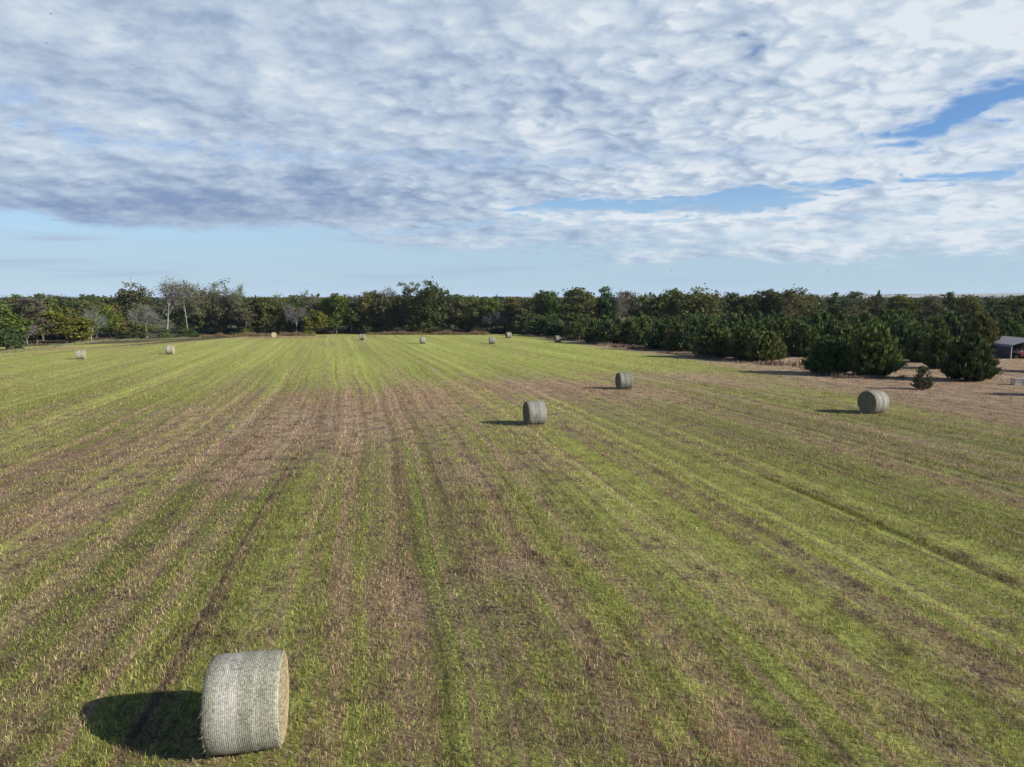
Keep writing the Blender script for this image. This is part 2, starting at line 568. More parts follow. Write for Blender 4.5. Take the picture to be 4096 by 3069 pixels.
def soil_material():
    m, t = material("field_surface")
    g = t.new('ShaderNodeNewGeometry')
    f = field_nodes(t, g.outputs['Position'])
    k = t.smooth(f['green'] + (f['fine'] - 0.5) * 0.55, 0.22, 0.80)
    thatch = t.mix(t.smooth(f['fine'] * 0.55 + f['tuft'] * 0.45, 0.36, 0.62), (0.080, 0.056, 0.037), (0.390, 0.295, 0.190))
    red = t.mix(t.smooth(f['patch'] * 0.5 + f['tuft'] * 0.5, 0.46, 0.60), thatch, t.mix(f['fine'], (0.105, 0.056, 0.037), (0.38, 0.245, 0.160)))
    grass = t.mix(t.smooth(f['fine'] * 0.6 + f['wind'] * 0.4, 0.36, 0.62), (0.086, 0.098, 0.026), (0.280, 0.296, 0.075))
    col = t.mix(k, red, grass)
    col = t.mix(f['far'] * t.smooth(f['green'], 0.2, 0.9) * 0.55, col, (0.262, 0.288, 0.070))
    margin = t.mix(t.smooth(f['fine'] * 0.6 + f['tuft'] * 0.4, 0.35, 0.65), (0.115, 0.082, 0.054), (0.320, 0.235, 0.155))
    col = t.mix(f['out_r'] * 0.55, col, margin)
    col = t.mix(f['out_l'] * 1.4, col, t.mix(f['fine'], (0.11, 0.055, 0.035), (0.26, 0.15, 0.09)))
    col = t.mix(f['track'] * 0.6, col, t.mix(f['fine'], (0.105, 0.068, 0.044), (0.40, 0.285, 0.185)))
    # leaf litter under the woods, pale fields far away
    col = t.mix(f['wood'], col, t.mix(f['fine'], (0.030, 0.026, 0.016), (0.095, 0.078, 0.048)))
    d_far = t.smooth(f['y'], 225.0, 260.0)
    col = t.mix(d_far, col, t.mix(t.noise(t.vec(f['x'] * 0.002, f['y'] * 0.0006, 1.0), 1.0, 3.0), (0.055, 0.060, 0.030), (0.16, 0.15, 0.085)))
    col = t.scale(col, f['light'] * (t.smooth(f['y'], 20.0, 110.0) * 0.36 + 0.64))  # near soil darkened in its colour as shade between the blades
    h = f['fine'] * 0.7 + f['tuft'] * 0.6
    p = principled(t, col, 0.95, 0.1, bump(t, h, 0.8, 0.06))
    return m


def blade_material():
    m, t = material("grass_blades")
    g = t.new('ShaderNodeNewGeometry')
    f = field_nodes(t, g.outputs['Position'])
    a = t.new('ShaderNodeAttribute', attribute_name='rnd')
    r = S(t.t, a.outputs['Fac'])
    k = t.smooth(f['green'] - f['track'] * 0.5 - (r - 0.5) * 0.85, 0.36, 0.56)
    r2 = (r * 7.13)._m('FRACT')
    dead = t.mix(r2, (0.088, 0.054, 0.033), (0.550, 0.390, 0.245))
    live = t.mix(r2, (0.062, 0.074, 0.020), (0.365, 0.365, 0.100))
    col = t.scale(t.mix(k, dead, live), f['light'])
    d = t.new('ShaderNodeBsdfDiffuse')
    t.links.new(col, d.inputs[0])
    tr = t.new('ShaderNodeBsdfTranslucent')
    t.links.new(col, tr.inputs[0])
    mx = t.new('ShaderNodeMixShader')
    mx.inputs[0].default_value = 0.3
    t.links.new(d.outputs[0], mx.inputs[1])
    t.links.new(tr.outputs[0], mx.inputs[2])
    o = t.new('ShaderNodeOutputMaterial')
    t.links.new(mx.outputs[0], o.inputs[0])
    return m


def axis_lines(dense_lo, dense_hi, step, lo, hi):
    v = list(np.arange(dense_lo, dense_hi + 1e-6, step))
    k, d = v[-1], step
    while k < hi:
        d *= 1.35
        k += d
        v.append(min(k, hi))
    k, d = v[0], step
    while k > lo:
        d *= 1.35
        k -= d
        v.insert(0, max(k, lo))
    return np.array(v)


gx = axis_lines(-200, 220, 5.0, -45000, 45000)
gy = axis_lines(-40, 280, 5.0, -3000, 60000)
GX, GY = np.meshgrid(gx, gy)
gv = np.stack([GX, GY, ground_z(GX, GY)], -1).reshape(-1, 3)
nx, ny = len(gx), len(gy)
ii = (np.arange(ny - 1)[:, None] * nx + np.arange(nx - 1)[None]).ravel()
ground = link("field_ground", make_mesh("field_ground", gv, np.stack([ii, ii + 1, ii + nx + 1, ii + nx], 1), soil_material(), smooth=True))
tag(ground, kind='structure')


def value_noise(x, y, seed=0):
    """Smooth random field in 0..1."""
    def h(i, j):
        k = (i * 374761393 + j * 668265263 + seed * 1442695041) & 0xffffffff
        k = ((k ^ (k >> 13)) * 1274126177) & 0xffffffff
        return ((k ^ (k >> 16)) & 0xffff) / 65535.0
    xi, yi = np.floor(x).astype(np.int64), np.floor(y).astype(np.int64)
    fx, fy = x - xi, y - yi
    fx, fy = fx * fx * (3 - 2 * fx), fy * fy * (3 - 2 * fy)
    a = h(xi, yi) * (1 - fx) + h(xi + 1, yi) * fx
    b = h(xi, yi + 1) * (1 - fx) + h(xi + 1, yi + 1) * fx
    return a * (1 - fy) + b * fy


def blades(x, y, length, width, lean, z0=None, lift=0.0):
    """One bent blade (two triangles' worth: a quad and a tip) per root."""
    n = len(x)
    th = rng.uniform(0, 2 * np.pi, n)
    ph = rng.uniform(0, 2 * np.pi, n)
    z = ground_z(x, y) + lift if z0 is None else z0
    base = np.stack([x, y, z - 0.01], -1)
    side = np.stack([np.cos(th), np.sin(th), np.zeros(n)], -1) * (width / 2)[:, None]
    out = np.stack([np.cos(ph), np.sin(ph), np.zeros(n)], -1)
    up = np.array([0, 0, 1.0])
    mid = base + out * (length * lean * 0.35)[:, None] + up * (length * np.sqrt(np.maximum(0.05, 1 - lean ** 2)) * 0.6)[:, None]
    tip = base + out * (length * lean)[:, None] + up * (length * np.sqrt(np.maximum(0.02, 1 - lean ** 2)))[:, None]
    V = np.stack([base - side, base + side, mid + side * 0.8, mid - side * 0.8, tip], 1).reshape(-1, 3)
    k = np.arange(n) * 5
    return V, np.stack([k, k + 1, k + 2, k + 3], 1), np.stack([k + 3, k + 2, k + 4], 1)


def build_grass():
    # root density falls with distance; the patch reaches past both sides of the view
    n = 1000000
    Y0, Y1 = 7.5, 215.0
    u = rng.uniform(0, 1, n)
    p = 0.22
    y = (Y0 ** p + u * (Y1 ** p - Y0 ** p)) ** (1 / p)
    x = rng.uniform(-1, 1, n) * (y * 0.80 + 4.0)
    s = row_coord(x, y)
    dens = 0.35 * value_noise(s * 1.1, y * 0.05, 3) + 0.4 * value_noise(x * 1.7, y * 1.7, 5) + 0.35 * value_noise(x * 0.25, y * 0.25, 9)
    keep = rng.uniform(0, 1, n) < np.clip(dens * 1.5 - 0.05, 0.12, 1)
    edge_x = np.interp(y, [a for a, _ in sorted(EDGE_R)], [b for _, b in sorted(EDGE_R)])
    keep &= rng.uniform(0, 1, n) > np.clip((y - 70.0) / 150.0, 0, 1)
    keep &= ~((x > edge_x + 2) & (rng.uniform(0, 1, n) < 0.6))
    x, y, dens = x[keep], y[keep], dens[keep]
    n = len(x)
    sc = (np.maximum(y, 9.0) / 11.0) ** 0.55
    length = rng.uniform(0.05, 0.13, n) * (0.55 + dens) * sc ** 0.30
    width = rng.uniform(0.005, 0.012, n) * sc ** 1.05
    lean = np.clip(rng.normal(0.5, 0.25, n), 0.05, 0.97)
    # the uncut strip left standing in a wheel rut on the right
    k = 1700
    yr = rng.uniform(RUT[1], RUT[2], k)
    sr = RUT[0] + rng.normal(0, 0.10, k)
    xr = sr - (row_coord(np.zeros(k), yr))
    x, y = np.concatenate([x, xr]), np.concatenate([y, yr])
    length = np.concatenate([length, rng.uniform(0.08, 0.17, k)])
    width = np.concatenate([width, rng.uniform(0.012, 0.020, k)])
    lean = np.concatenate([lean, np.clip(rng.normal(0.4, 0.2, k), 0.05, 0.9)])
    n = len(x)
    V, q, tr = blades(x, y, length, width, lean)
    r = rng.uniform(0, 1, n)
    me = make_mesh("mown_grass", V, [q, tr], blade_material(), {'rnd': np.concatenate([r, r])})
    tag(link("mown_grass", me), "short mown grass and dry stubble covering the hay field", "grass", kind='stuff')


build_grass()


# ------------------------------------------------------------------ plant materials: each crown's own hue is its object colour
def leaf_material(name, translucent=0.3, spread=0.55, warm=0.15):
    m, t = material(name)
    oi = t.new('ShaderNodeObjectInfo')
    a = t.new('ShaderNodeAttribute', attribute_name='rnd')
    r = S(t.t, a.outputs['Fac'])
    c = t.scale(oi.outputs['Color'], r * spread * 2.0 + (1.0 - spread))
    w = t.new('ShaderNodeAttribute', attribute_name='hue')
    wf = S(t.t, w.outputs['Fac'])
    c = t.mix(t.smooth(wf, 0.55, 1.0) * warm, c, (0.20, 0.19, 0.035))
    c = t.mix(t.smooth(wf, 0.45, 0.0) * warm, c, (0.075, 0.062, 0.035))
    d = t.new('ShaderNodeBsdfDiffuse')
    t.links.new(c, d.inputs[0])
    tr = t.new('ShaderNodeBsdfTranslucent')
    t.links.new(c, tr.inputs[0])
    mx = t.new('ShaderNodeMixShader')
    mx.inputs[0].default_value = translucent
    t.links.new(d.outputs[0], mx.inputs[1])
    t.links.new(tr.outputs[0], mx.inputs[2])
    o = t.new('ShaderNodeOutputMaterial')
    t.links.new(mx.outputs[0], o.inputs[0])
    return m


def bark_material(name, a, b):
    m, t = material(name)
    g = t.new('ShaderNodeTexCoord')
    n = t.noise(g.outputs['Object'], 3.0, 4.0, 0.6)
    principled(t, t.mix(t.smooth(n, 0.35, 0.65), a, b), 0.95, 0.1)
    return m


LEAF = leaf_material("oak_leaves")
NEEDLE = leaf_material("cedar_needles", 0.12, 0.75, 0.10)
TWIG = leaf_material("bare_twigs", 0.0, 0.4, 0.05)
BARK = bark_material("dark_bark", (0.050, 0.042, 0.034), (0.120, 0.105, 0.088))
PALE_BARK = bark_material("pale_bark", (0.105, 0.098, 0.088), (0.225, 0.212, 0.196))


def leaf_quads(P, size, up_bias=0.35):
    """Randomly turned leaf-clump faces (rhombi) at points P."""
    n = len(P)
    nrm = rng.normal(size=(n, 3))
    nrm[:, 2] = np.abs(nrm[:, 2]) + up_bias
    nrm /= np.linalg.norm(nrm, axis=1)[:, None]
    a = np.cross(nrm, rng.normal(size=(n, 3)))
    a /= np.linalg.norm(a, axis=1)[:, None]
    b = np.cross(nrm, a)
    sz = size * rng.uniform(0.6, 1.35, n)
    a = a * sz[:, None]
    b = b * (sz * rng.uniform(0.45, 0.8, n))[:, None]
    V = np.stack([P - a, P - b + nrm * sz[:, None] * 0.12, P + a, P + b - nrm * sz[:, None] * 0.12], 1).reshape(-1, 3)
    return V, np.arange(n * 4).reshape(-1, 4)


def unit(v):
    return v / np.linalg.norm(v)


def branch_skeleton(H, levels, spread, r0, trunk_share, seed, first=0.3, kids=(5, 4, 4, 3)):
    """Recursive limbs; returns polylines with radii and the fine ends."""
    g = np.random.default_rng(seed)
    lines, ends = [], []

    def grow(p, d, L, r, lev):
        n = 4 if lev == 0 else 3
        pts, rad = [p], [r]
        q, dd = p.copy(), d.copy()
        for i in range(n):
            dd = unit(dd + g.normal(size=3) * (0.10 if lev == 0 else 0.22) + np.array([0, 0, 0.10 if lev else 0.05]))
            q = q + dd * (L / n)
            pts.append(q.copy())
            rad.append(r * (1 - 0.55 * (i + 1) / n))
        lines.append((pts, rad, lev))
        if lev >= levels:
            ends.append((pts[-1], dd.copy()))
            return
        k = kids[min(lev, len(kids) - 1)]
        for i in range(k):
            f = first + (1 - first) * (i + g.uniform(0.2, 0.9)) / k if lev == 0 else 0.25 + 0.75 * (i + g.uniform(0.1, 0.9)) / k
            f = min(f, 0.999)
            j = int(f * n)
            base = pts[j] * (1 - (f * n - j)) + pts[min(j + 1, n)] * (f * n - j)
            th = g.uniform(0, 2 * np.pi) if lev else 2 * np.pi * (i * 0.382 + g.uniform(-0.1, 0.1))
            perp = unit(np.cross(dd, np.array([np.cos(th), np.sin(th), 0.13])) + 1e-6)
            nd = unit(dd * (1 - spread) + perp * spread + np.array([0, 0, 0.12]))
            grow(base, nd, L * g.uniform(0.52, 0.78) * (1.0 if lev else (0.78 - 0.25 * f)), rad[min(j, n)] * 0.55, lev + 1)
        ends.append((pts[-1], dd.copy()))

    grow(np.zeros(3), np.array([0, 0, 1.0]), H * trunk_share, r0, 0)
    return lines, ends


def crown_mesh(name, H, W, seed, clumps=120, per=46, leaf=0.27, low=0.12, gaps=0.0):
    """Lobed crown: leaf clumps over several lobes, uneven outline, gaps between."""
    g = np.random.default_rng(seed)
    lobes = []
    for i in range(9):
        t = g.uniform(0, 1)
        hh = H * (low + 0.12 + 0.62 * t)
        rr = W * 0.5 * (0.72 - 0.40 * abs(t - 0.38)) * g.uniform(0.7, 1.05)
        th = g.uniform(0, 2 * np.pi)
        off = (W * 0.5 - rr * 0.75) * g.uniform(0.5, 1.0)
        lobes.append((np.array([np.cos(th) * off, np.sin(th) * off, hh]), rr))
    lobes.append((np.array([g.normal() * W * 0.06, g.normal() * W * 0.06, H * 0.80]), W * 0.25))
    P, hue = [], []
    wts = np.array([l[1] ** 2 for l in lobes])
    wts /= wts.sum()
    for k in range(clumps):
        c, rr = lobes[g.choice(len(lobes), p=wts)]
        d = unit(g.normal(size=3))
        q = c + d * rr * np.array([1, 1, 0.82]) * g.uniform(0.60, 1.04)
        q[2] = np.clip(q[2], H * low * 0.6, H * 0.985)
        sp = g.uniform(0.45, 0.85) * W / 8.0
        n = int(per * g.uniform(0.5, 1.3) * (1 - gaps))
        pts = q + g.normal(size=(n, 3)) * np.array([sp, sp, sp * 0.55]) * 0.75
        P.append(pts)
        hue.append(np.full(n, np.clip(g.normal(0.5, 0.22), 0, 1)))
    P = np.concatenate(P)
    P[:, 2] = np.maximum(P[:, 2], 0.15)
    V, F = leaf_quads(P, leaf)
    return make_mesh(name, V, F, LEAF, {'rnd': g.uniform(0, 1, len(F)), 'hue': np.concatenate(hue)})


def limb_mesh(name, lines, mat, max_lev, min_r=0.012):
    b = MB()
    for pts, rad, lev in lines:
        if lev <= max_lev:
            b.tube([tuple(p) for p in pts], [max(r, min_r) for r in rad], sides=7 if lev == 0 else (5 if lev == 1 else 4), cap=lev == 0)
    return b.mesh(name, mat, True)


def oak_variant(i, H=11.0, W=8.5, **kw):
    lines, ends = branch_skeleton(H, 2, 0.62, 0.20, 0.72, 100 + i)
    return (crown_mesh("oak_crown", H, W, 200 + i, **kw), limb_mesh("oak_trunk", lines, BARK, 2))


def sparse_variant(i, H=12.0, W=8.0, leaves=1500, bark=PALE_BARK):
    lines, ends = branch_skeleton(H, 4, 0.56, 0.17, 0.60, 300 + i, first=0.38, kids=(7, 5, 4, 3))
    tops = np.array([e[0] for e in ends])
    g = np.random.default_rng(400 + i)
    s = np.array([W / max(2.0, np.ptp(tops[:, 0])), W / max(2.0, np.ptp(tops[:, 1])), H / tops[:, 2].max()])
    lines = [([p * s for p in pts], rad, lev) for pts, rad, lev in lines]
    tops = tops * s
    twig = fine_twigs(lines, 3, g)
    pick = g.integers(0, len(tops), leaves)
    hi = tops[:, 2] / H
    pick = pick[g.uniform(0, 1, leaves) < np.clip(hi[pick] * 1.3 - 0.1, 0.1, 1)]
    P = tops[pick] + g.normal(size=(len(pick), 3)) * np.array([0.38, 0.38, 0.26])
    V, F = leaf_quads(P, 0.17)
    leaf_me = make_mesh("sparse_foliage", V, F, LEAF, {'rnd': g.uniform(0, 1, len(F)), 'hue': g.uniform(0.3, 0.8, len(F))})
    return (leaf_me, limb_mesh("pale_trunk", lines, bark, 2), twig)


def fine_twigs(lines, lev_min, g, width=0.035, tufts=5):
    """Thin flat slivers for the outermost branching."""
    V, F = [], []
    for pts, rad, lev in lines:
        if lev < lev_min:
            continue
        segs = [(pts[k], pts[k + 1]) for k in range(len(pts) - 1)]
        tip = pts[-1]
        d = unit(pts[-1] - pts[-2])
        for _ in range(tufts):
            segs.append((pts[g.integers(1, len(pts))], tip + unit(d + g.normal(size=3) * 0.55) * g.uniform(0.35, 0.8)))
        for a, b in segs:
            side = np.cross(b - a, g.normal(size=3))
            side = side / (np.linalg.norm(side) + 1e-9) * width * g.uniform(0.4, 0.9) * 0.5
            n = len(V)
            V += [a - side, a + side, b]
            F.append((n, n + 1, n + 2))
    n = len(F)
    return make_mesh("twig_crown", np.array(V), np.array(F), TWIG, {'rnd': g.uniform(0, 1, n), 'hue': np.full(n, 0.5)})


def bare_variant(i, H=9.0, W=7.0):
    lines, ends = branch_skeleton(H, 4, 0.62, 0.15, 0.55, 500 + i, first=0.30, kids=(7, 5, 4, 3))
    tops = np.array([e[0] for e in ends])
    s = np.array([W / max(2.0, np.ptp(tops[:, 0])), W / max(2.0, np.ptp(tops[:, 1])), H / tops[:, 2].max()])
    lines = [([p * s for p in pts], rad, lev) for pts, rad, lev in lines]
    g = np.random.default_rng(600 + i)
    return (fine_twigs(lines, 3, g, 0.045, 6), limb_mesh("bare_trunk", lines, PALE_BARK, 2, 0.02))


def cedar_variant(i, H=5.0, W=5.6, branches=420, sprays=24, spray=0.34, squat=0.75, leaders=4):
    """Redcedar: upswept limbs clad in narrow sprays, ragged pointed outline down to the ground."""
    g = np.random.default_rng(700 + i)
    heads = [(np.zeros(2), H, W * 0.5)]
    for k in range(leaders):
        th = g.uniform(0, 2 * np.pi)
        rr = W * g.uniform(0.12, 0.26)
        heads.append((np.array([np.cos(th), np.sin(th)]) * rr, H * g.uniform(0.72, 0.96), W * g.uniform(0.26, 0.36)))
    V, F, rn = [], [], []
    total = 0
    Ps, Ds, Ls, Fs = [], [], [], []
    for k in range(branches):
        hx, hh, hw = heads[0] if g.uniform() < 0.45 else heads[g.integers(0, len(heads))]
        t = g.uniform(0, 1) ** 1.15
        zr = hh * (0.02 + 0.95 * t)
        prof = hw * (1 - t) ** squat * (0.80 + 0.20 * min(1.0, t / 0.12)) + 0.10
        th = g.uniform(0, 2 * np.pi)
        L = prof * g.uniform(0.78, 1.10)
        rise = L * g.uniform(0.28, 0.62) + 0.25 * t
        out = np.array([np.cos(th), np.sin(th)])
        z0 = max(0.05, zr - rise * 0.6)
        m = max(6, int(sprays * (0.45 + 0.55 * L / (W * 0.5))))
        f = g.uniform(0.30, 1.0, m) ** 0.75
        f[0] = 1.0
        pos = np.empty((m, 3))
        pos[:, :2] = hx + out * (L * f)[:, None]
        pos[:, 2] = z0 + rise * f ** 1.6
        d = np.empty((m, 3))
        d[:, :2] = out * 0.8
        d[:, 2] = 1.6 * rise / max(L, 0.2) * f ** 0.6 + 0.25 + t * 0.6
        jit = g.normal(size=(m, 3)) * 0.32
        jit[0] *= 0.3
        d = d / np.linalg.norm(d, axis=1)[:, None] + jit
        pos += g.normal(size=(m, 3)) * np.array([0.10, 0.10, 0.08]) * (W / 5.6)
        Ps.append(pos)
        Ds.append(d / np.linalg.norm(d, axis=1)[:, None])
        Ls.append(spray * g.uniform(0.6, 1.4, m))
        Fs.append(np.clip(f ** 3 * 0.9 + g.uniform(-0.15, 0.25, m), 0, 1))  # lighter tips: new growth, plus lit ends and inner depth put into the colour
    P, D, Ln = np.concatenate(Ps), np.concatenate(Ds), np.concatenate(Ls)
    keep = P[:, 2] > 0.02
    P, D, Ln = P[keep], D[keep], Ln[keep]
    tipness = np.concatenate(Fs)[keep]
    n = len(P)
    sd = np.cross(D, g.normal(size=(n, 3)))
    sd = sd / np.linalg.norm(sd, axis=1)[:, None] * (Ln * 0.17)[:, None]
    base, mid, tip = P - D * (Ln * 0.45)[:, None], P, P + D * (Ln * 0.65)[:, None]
    V = np.stack([base, mid - sd, tip, mid + sd], 1).reshape(-1, 3)
    F = np.arange(n * 4).reshape(-1, 4)
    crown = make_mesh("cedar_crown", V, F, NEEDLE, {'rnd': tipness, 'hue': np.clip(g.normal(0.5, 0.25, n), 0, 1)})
    b = MB()
    b.tube([(0, 0, -0.1), (0.02, 0.01, H * 0.4), (0, 0, H * 0.85)], [0.13 * H / 5, 0.09 * H / 5, 0.02], 7)
    for k in range(26):
        th, zz = g.uniform(0, 6.283), H * g.uniform(0.05, 0.7)
        L = W * 0.5 * (1 - zz / H) * 0.8
        b.tube([(0, 0, zz), (math.cos(th) * L * 0.5, math.sin(th) * L * 0.5, zz + L * 0.12), (math.cos(th) * L, math.sin(th) * L, zz + L * 0.45)], [0.03, 0.02, 0.006], 4, False)
    return (crown, b.mesh("cedar_trunk", BARK, True))


OAKS = [oak_variant(0), oak_variant(1, W=9.5), oak_variant(2, W=7.2, clumps=105), oak_variant(3, W=9.0, clumps=150, low=0.06), oak_variant(4, W=8.0, gaps=0.3), oak_variant(5, W=10.5, clumps=170, low=0.05)]
THIN = [oak_variant(10, W=8.0, clumps=75, per=34, leaf=0.22, low=0.28), oak_variant(11, W=7.0, clumps=64, per=34, leaf=0.22, low=0.32)]
SPARSE = [sparse_variant(0), sparse_variant(1, W=7.0, leaves=2300), sparse_variant(2, W=9.5, leaves=700)]
BARES = [bare_variant(0), bare_variant(1, H=9.0, W=6.0), bare_variant(2, H=9.0, W=8.5)]
SHRUBS = [oak_variant(20, H=3.0, W=4.2, clumps=60, per=40, leaf=0.16, low=0.02), oak_variant(21, H=3.0, W=5.0, clumps=75, per=40, leaf=0.16, low=0.0)]
CEDARS = [cedar_variant(k, branches=240, sprays=17, spray=0.50, squat=0.62, leaders=3 + k % 3) for k in range(5)]
TALL_CEDARS = [cedar_variant(20 + k, W=3.9, branches=200, sprays=15, spray=0.50, squat=0.85, leaders=1) for k in range(2)]
FINE_CEDARS = [cedar_variant(10 + k, W=5.8, branches=560, sprays=30, spray=0.42, squat=0.50, leaders=7) for k in range(4)]
SAPLING = cedar_variant(15, H=2.6, W=2.0, branches=150, sprays=16, spray=0.22, squat=0.50, leaders=2)

GREEN, OLIVE, DEEP, BROWN, BRIGHT, GREY = (0.094, 0.116, 0.031), (0.114, 0.124, 0.041), (0.060, 0.084, 0.028), (0.102, 0.102, 0.052), (0.130, 0.158, 0.030), (0.118, 0.112, 0.078)
TWIG_GREY, TWIG_BROWN = (0.150, 0.138, 0.124), (0.105, 0.090, 0.078)
NEEDLE_A, NEEDLE_B, NEEDLE_C = (0.054, 0.073, 0.024), (0.070, 0.083, 0.026), (0.047, 0.066, 0.025)


def plant(kind_name, var, base_h, base_w, loc, h, w, label, cat, group=None, color=GREEN, twig=TWIG_GREY, rz=None, sink=0.0):
    x, y, z = loc
    e = thing(kind_name, (x, y, z - sink), label, cat, group, random.uniform(0, 6.283) if rz is None else rz, (w / base_w, w / base_w, h / base_h))
    j = [random.uniform(0.88, 1.14) for _ in range(3)]
    link("crown", var[0], e, color=[c * q for c, q in zip(color, j)])
    link("trunk", var[1], e)
    if len(var) > 2:
        link("twigs", var[2], e, color=twig)
    return e


def plant_at(kind_name, var, base_h, base_w, px, base_py, top_py, width_px, label, cat, group=None, color=GREEN, twig=TWIG_GREY, depth=None, rz=None):
    """Place by the photograph: foot and top row, breadth; every plant gets its own ground spot, real height and breadth."""
    if depth is None:
        x, y, z = spot(px, base_py)
    else:
        x, y, _ = at_depth(px, base_py, depth)
        z = float(ground_z(x, y))
    top = at_depth(px, top_py, y)[2]
    dist = y * math.cos(PITCH) - (z + 3 - CAM_Z) * math.sin(PITCH)
    w = width_px / F_PX * dist
    return plant(kind_name, var, base_h, base_w, (x, y, z), max(0.5, top - z), w, label, cat, group, color, twig, rz)


G_EDGE = "trees along the far edge of the hay field"
# kind, photo centre x, foot row, top row, breadth in pixels, hue, label
FRONT = [
    ('oak', 20, 1388, 1192, 190, GREEN, "olive broadleaf tree cut by the left frame edge"),
    ('thin', 150, 1376, 1200, 170, GREY, "grey-green thin tree between the left frame tree and the dark leafy oak"),
    ('bare', 112, 1381, 1290, 75, None, "small bare grey tree at the left end of the wood"),
    ('oak3', 265, 1372, 1225, 190, BRIGHT, "low-hanging sunlit green oak left of the forked bare tree"),
    ('thin', 250, 1350, 1188, 150, GREY, "tall dull grey-green tree rising behind the low-hanging oak"),
    ('bare', 366, 1363, 1235, 110, None, "forked bare tree with pale trunk standing clear of the oaks"),
    ('oak', 372, 1345, 1172, 150, GREEN, "rounded green tree behind the forked bare tree"),
    ('oak', 442, 1350, 1215, 95, BRIGHT, "yellow-green tree with a leaning pale stem beside the forked bare tree"),
    ('oak5', 530, 1344, 1128, 165, BROWN, "tall brown-topped oak left of the silvery leafless trees"),
    ('oak', 490, 1342, 1165, 120, GREEN, "green shoulder-high oak at the left foot of the tall brown-topped oak"),
    ('bare', 588, 1352, 1212, 120, None, "bare grey branching tree in front of the tall brown-topped oak"),
    ('sparse2', 668, 1342, 1114, 165, GREY, "tallest silvery tree, almost leafless, with a broad fan of fine twigs"),
    ('sparse', 752, 1338, 1124, 110, OLIVE, "thin-leaved tall tree between the silvery tree and the white-trunked tree"),
    ('sparse1', 812, 1334, 1119, 130, OLIVE, "white-trunked tall tree with thin yellow-green top"),
    ('sparse', 905, 1330, 1165, 100, GREY, "grey thin tree right of the white-trunked tree"),
    ('oak', 860, 1330, 1188, 110, GREEN, "mid green oak below the white-trunked tree's crown"),
    ('sparse1', 952, 1334, 1136, 85, OLIVE, "slim tree with a rounded see-through top standing above its neighbours"),
    ('oak4', 1000, 1336, 1190, 120, DEEP, "dark green tree below the see-through topped slim tree"),
    ('thin', 985, 1340, 1235, 90, GREY, "grey-leaved small tree above the brown brush"),
    ('oak', 1062, 1336, 1178, 115, GREEN, "green oak behind the round end-on hay bale, left side"),
    ('oak', 1130, 1334, 1192, 90, GREEN, "low green oak between two bare branching trees"),
    ('bare', 1185, 1338, 1205, 95, None, "twisted pale dead tree above the dark cedar bush"),
    ('sparse', 1252, 1336, 1162, 90, OLIVE, "upright tree with bare pale stems and tufted green top"),
    ('oak3', 1262, 1340, 1232, 88, BRIGHT, "bright leafy low tree right of the dark cedar bush"),
    ('oak', 1345, 1336, 1172, 115, GREEN, "green oak directly left of the far upright hay bale"),
    ('oak4', 1405, 1335, 1190, 90, DEEP, "dark green oak behind the far upright hay bale"),
    ('oak', 1465, 1334, 1160, 110, OLIVE, "olive oak with sloping top right of the far upright hay bale"),
    ('sparse', 1535, 1333, 1148, 90, GREY, "thin grey-topped tree poking above the olive oaks"),
    ('oak1', 1560, 1334, 1180, 120, BROWN, "brownish oak left of the highest oak"),
    ('thin', 1635, 1333, 1134, 85, GREY, "grey see-through tree touching the highest oak on its left"),
    ('oak5', 1708, 1336, 1122, 190, DEEP, "highest broad dark oak above the middle of the wood edge"),
    ('oak', 1790, 1334, 1150, 110, BROWN, "brown-grey oak on the right shoulder of the highest oak"),
    ('oak3', 1680, 1337, 1250, 110, OLIVE, "low olive oak in front of the highest broad oak"),
    ('oak', 1868, 1334, 1182, 110, OLIVE, "olive oak with pointed top right of the highest oak"),
    ('oak4', 1925, 1335, 1192, 100, GREEN, "green oak between the pointed olive oak and the bare bent tree"),
    ('bare', 1992, 1336, 1242, 105, None, "bent bare tree near the right end of the oak edge"),
    ('oak', 2052, 1336, 1178, 130, OLIVE, "olive-brown tree above the far right leaning hay bale"),
    ('oak3', 2110, 1337, 1215, 110, BROWN, "brown-green tree where the oaks meet the cedars"),
    ('oak', 2165, 1336, 1205, 90, GREEN, "small green tree just behind the first cedars"),
]
for kind, px, foot, top, wd, hue, lab in FRONT:
    if kind == 'bare':
        v = BARES[px % 3]
        plant_at("bare_tree", v, 9.0, {0: 7.0, 1: 6.0, 2: 8.5}[px % 3], px, foot, top, wd * 1.2, lab, "tree", G_EDGE, TWIG_GREY)
    elif kind.startswith('sparse'):
        k = int(kind[6:] or 0)
        plant_at("slender_tree", SPARSE[k], 12.0, (8.0, 7.0, 9.5)[k], px, foot, top, wd * 1.35, lab, "tree", G_EDGE, hue)
    elif kind == 'thin':
        k = px % 2
        plant_at("oak_tree", THIN[k], 11.0, (8.0, 7.0)[k], px, foot, top, wd, lab, "tree", G_EDGE, hue)
    else:
        k = int(kind[3:] or (px % 3))
        plant_at("oak_tree", OAKS[k], 11.0, (8.5, 9.5, 7.2, 9.0, 8.0, 10.5)[k], px, foot, top, wd, lab, "tree", G_EDGE, hue)

